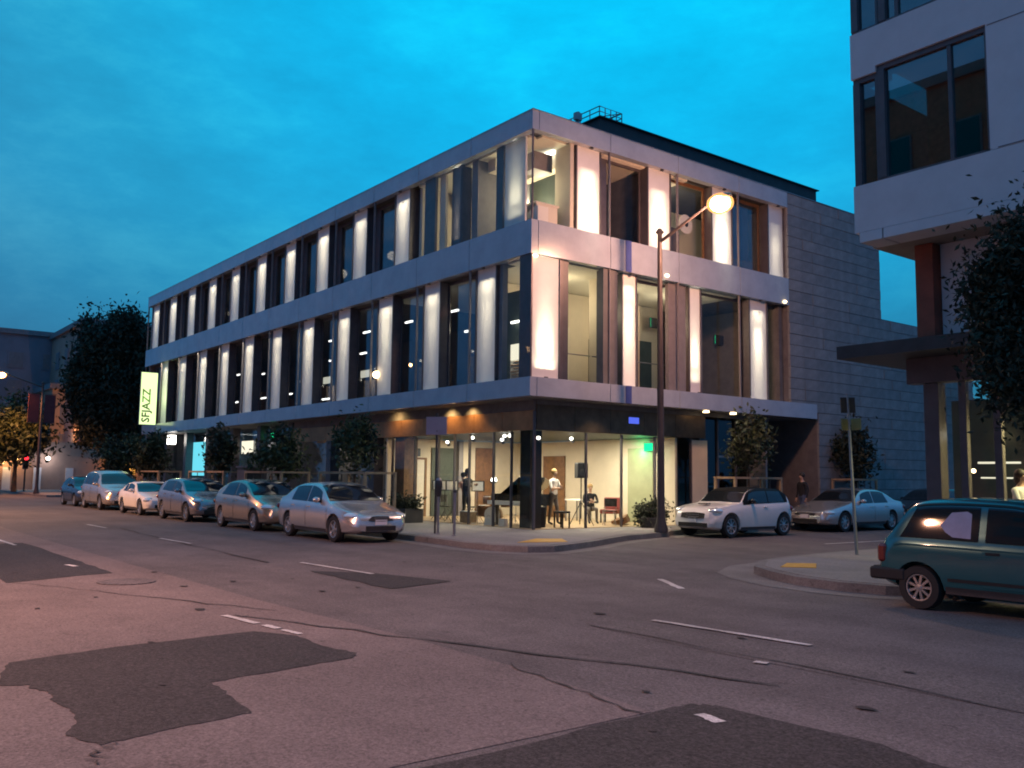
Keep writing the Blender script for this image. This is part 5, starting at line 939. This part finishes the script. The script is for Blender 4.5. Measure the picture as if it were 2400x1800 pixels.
am = thing('amplifier', 'black amplifier box on the lounge floor beside the corner column', 'amplifier', (-1.9, 1.75, .165), R(-30)); MB().box(-.25, .25, -.3, .3, 0, .62).build('cabinet', M['black'], am, bevel=.02); MB().box(.252, .258, -.26, .26, .05, .5).build('grille_cloth', M['dark_cloth'], am); MB().tube([(0, -.1, .62), (0, -.08, .68), (0, .08, .68), (0, .1, .62)], .014, 5).build('handle', M['dmetal'], am)

# ------------------------------------------------------------------ far end of the street
def block(label, x0, x1, y0, y1, h, m, rows, cols_, name='apartment_block', lit=()):
    b = thing(name, label, 'building', ((x0 + x1) / 2, (y0 + y1) / 2, 0)); o = wloc(b)
    MB().box(x0, x1, y0, y1, 0, h).build('wall', m, b, world=True); MB().box(x0 - .3, x1 + .3, y0 - .3, y1 + .3, h + .002, h + .5).build('cornice', M['reveal'], b, world=True)
    for r_ in range(rows):
        for c_ in range(cols_):
            y = y0 + (c_ + .5) * (y1 - y0) / cols_; z = 3.6 + r_ * (h - 4.2) / rows; gm = 'e_or' if (r_, c_) in lit else 'darkglass'
            f = MB().box(x1 + .01, x1 + .08, y - .75, y + .75, z, z + 1.7).build('window', M['far_blue'], b, world=True); MB().box(x1 + .085, x1 + .10, y - .65, y + .65, z + .1, z + 1.6).build('pane', M['reveal'] if gm == 'darkglass' else M[gm], f, world=True)
        for c_ in range(4):
            x = x1 - 2.5 - c_ * 4; f = MB().box(x - .75, x + .75, y0 - .08, y0 - .01, z, z + 1.7).build('window', M['far_blue'], b, world=True); MB().box(x - .65, x + .65, y0 - .1, y0 - .085, z + .1, z + 1.6).build('pane', M['reveal'], f, world=True)
    return b
block('blue grey apartment block at the far left of the street', -112, -84, -1.2, 8.2, 15.6, M['far_blue'], 4, 3)
block('warm grey apartment block behind the tall dark tree', -90, -70, 3.6, 22, 15.3, M['far_warm'], 4, 5)
bt = block('narrow tan facade lit orange left of the tall dark tree', -96, -76, 2.4, 5.4, 9.6, mat('tan_render', (.46, .30, .20), .85, var=.2, vscale=.5), 2, 1)
lamp('POINT', 'facade_fill', (-70.5, 2.6, 5.6), (1, .45, .18), 420, bt)  # added orange light without a fixture, brightens the tan facade
b3 = block('narrow blue corner building at the far left, lower than its neighbours', -130, -113, -3.5, 6, 14.5, M['far_blue'], 4, 2)
shp = thing('shopfront', 'low shopfront with glowing orange lamps far down the street', 'shop', (-66, 0, 0))
MB().box(-70, -66, -3.2, 16, .15, 4.2).build('wall', M['far_warm'], shp, world=True)
for y in (-2.6, -.3, 2.2): MB().box(-66, -65.9, y - .3, y + .3, .15, 2.0).build('pillar', M['stucco'], shp, world=True)
MB().box(-66, -64.4, 4.6, 9.2, 2.75, 2.95).build('awning', M['awn'], shp, world=True); MB().box(-65.98, -65.9, 5.4, 7.6, 1.5, 2.7).build('lit_window', M['e_or'], shp, world=True); MB().box(-66, -65.9, 9.4, 10.6, .15, 2.5).build('door_frame', M['stucco'], shp, world=True)
for y, z, m_, lb in ((-3.0, 2.45, 'e_sod', 0), (-2.0, 2.55, 'e_sod', 0), (.4, 2.8, 'e_white', 0)):
    MB().ball((-65.6, y, z), .17).build('wall_lamp', M[m_], shp, world=True, smooth=True); lamp('POINT', 'wall_light', (-65.1, y, z - .1), (1, .55, .2) if m_ == 'e_sod' else (.9, .9, 1), 45, shp)
lamp('POINT', 'awning_light', (-64.8, 6.5, 2.5), (1, .45, .1), 110, shp)
ts = thing('traffic_signal', 'traffic signal showing red far down the street at left', 'traffic light', (-58, -2.6, .15)); MB().tube([(0, 0, 0), (0, 0, 2.3)], .06, 8).build('pole', M['dmetal'], ts); hd = MB().box(-.16, .16, -.19, .19, 1.7, 2.75).build('head', M['dmetal'], ts, bevel=.03)
for z, m_ in ((2.52, 'e_red'), (2.22, 'black'), (1.92, 'black')): MB().lathe([(.14, .16), (.14, .19), (.10, .21)], (0, 0, z), 'x', 14).build('lamp', M[m_], hd)

def chair(x, y, rz, label):
    t = thing('folding_chair', label, 'chair', (x, y, .165), rz, 'dark chairs in the lounge'); MB().box(-.2, .2, -.2, .2, .44, .47).build('seat', M['black'], t); MB().box(-.21, -.185, -.2, .2, .60, .86).build('backrest', M['black'], t)
    for a in (-.18, .18):
        MB().tube([(-.20, a, .86), (-.16, a, .45), (.16, a, 0)], .012, 5).build('leg', M['metal'], t); MB().tube([(.17, a, .44), (-.17, a, 0)], .012, 5).build('leg', M['metal'], t)
for x, y, rz, lb in ((-7.2, 2.1, .3, 'dark chair behind the left music stands near the white door'), (-6.3, 2.5, .5, 'dark chair behind the parking meter in the lounge'), (-5.2, 2.6, .2, 'dark chair behind the person in dark clothes'), (-1.7, 4.7, 2.6, 'dark chair right of the seated person in the lounge')): chair(x, y, rz, lb)
bxs = thing('storage_crate', 'pale crate on the lounge floor left of the piano', 'crate', (-4.7, 1.25, .165)); MB().box(-.25, .25, -.16, .16, .02, .36).build('body', M['timber'], bxs); MB().box(-.27, .27, -.18, .18, .361, .39).build('lid', M['paper'], bxs)
for x, y, lb in ((-3.45, 1.15, 'white paper bag on the floor by the floor lamp'), (-2.75, 1.2, 'white paper bag on the floor under the piano')):
    t = thing('paper_bag', lb, 'bag', (x, y, .165), rnd.uniform(0, 1), 'white bags on the lounge floor'); MB().prism([(-.13, -.08), (.13, -.08), (.15, .02), (.12, .09), (-.12, .09)], 0, .22).build('body', M['paper'], t); MB().tube([(-.06, 0, .22), (-.03, 0, .30), (.03, 0, .30), (.06, 0, .22)], .006, 5).build('handle', M['timber'], t)
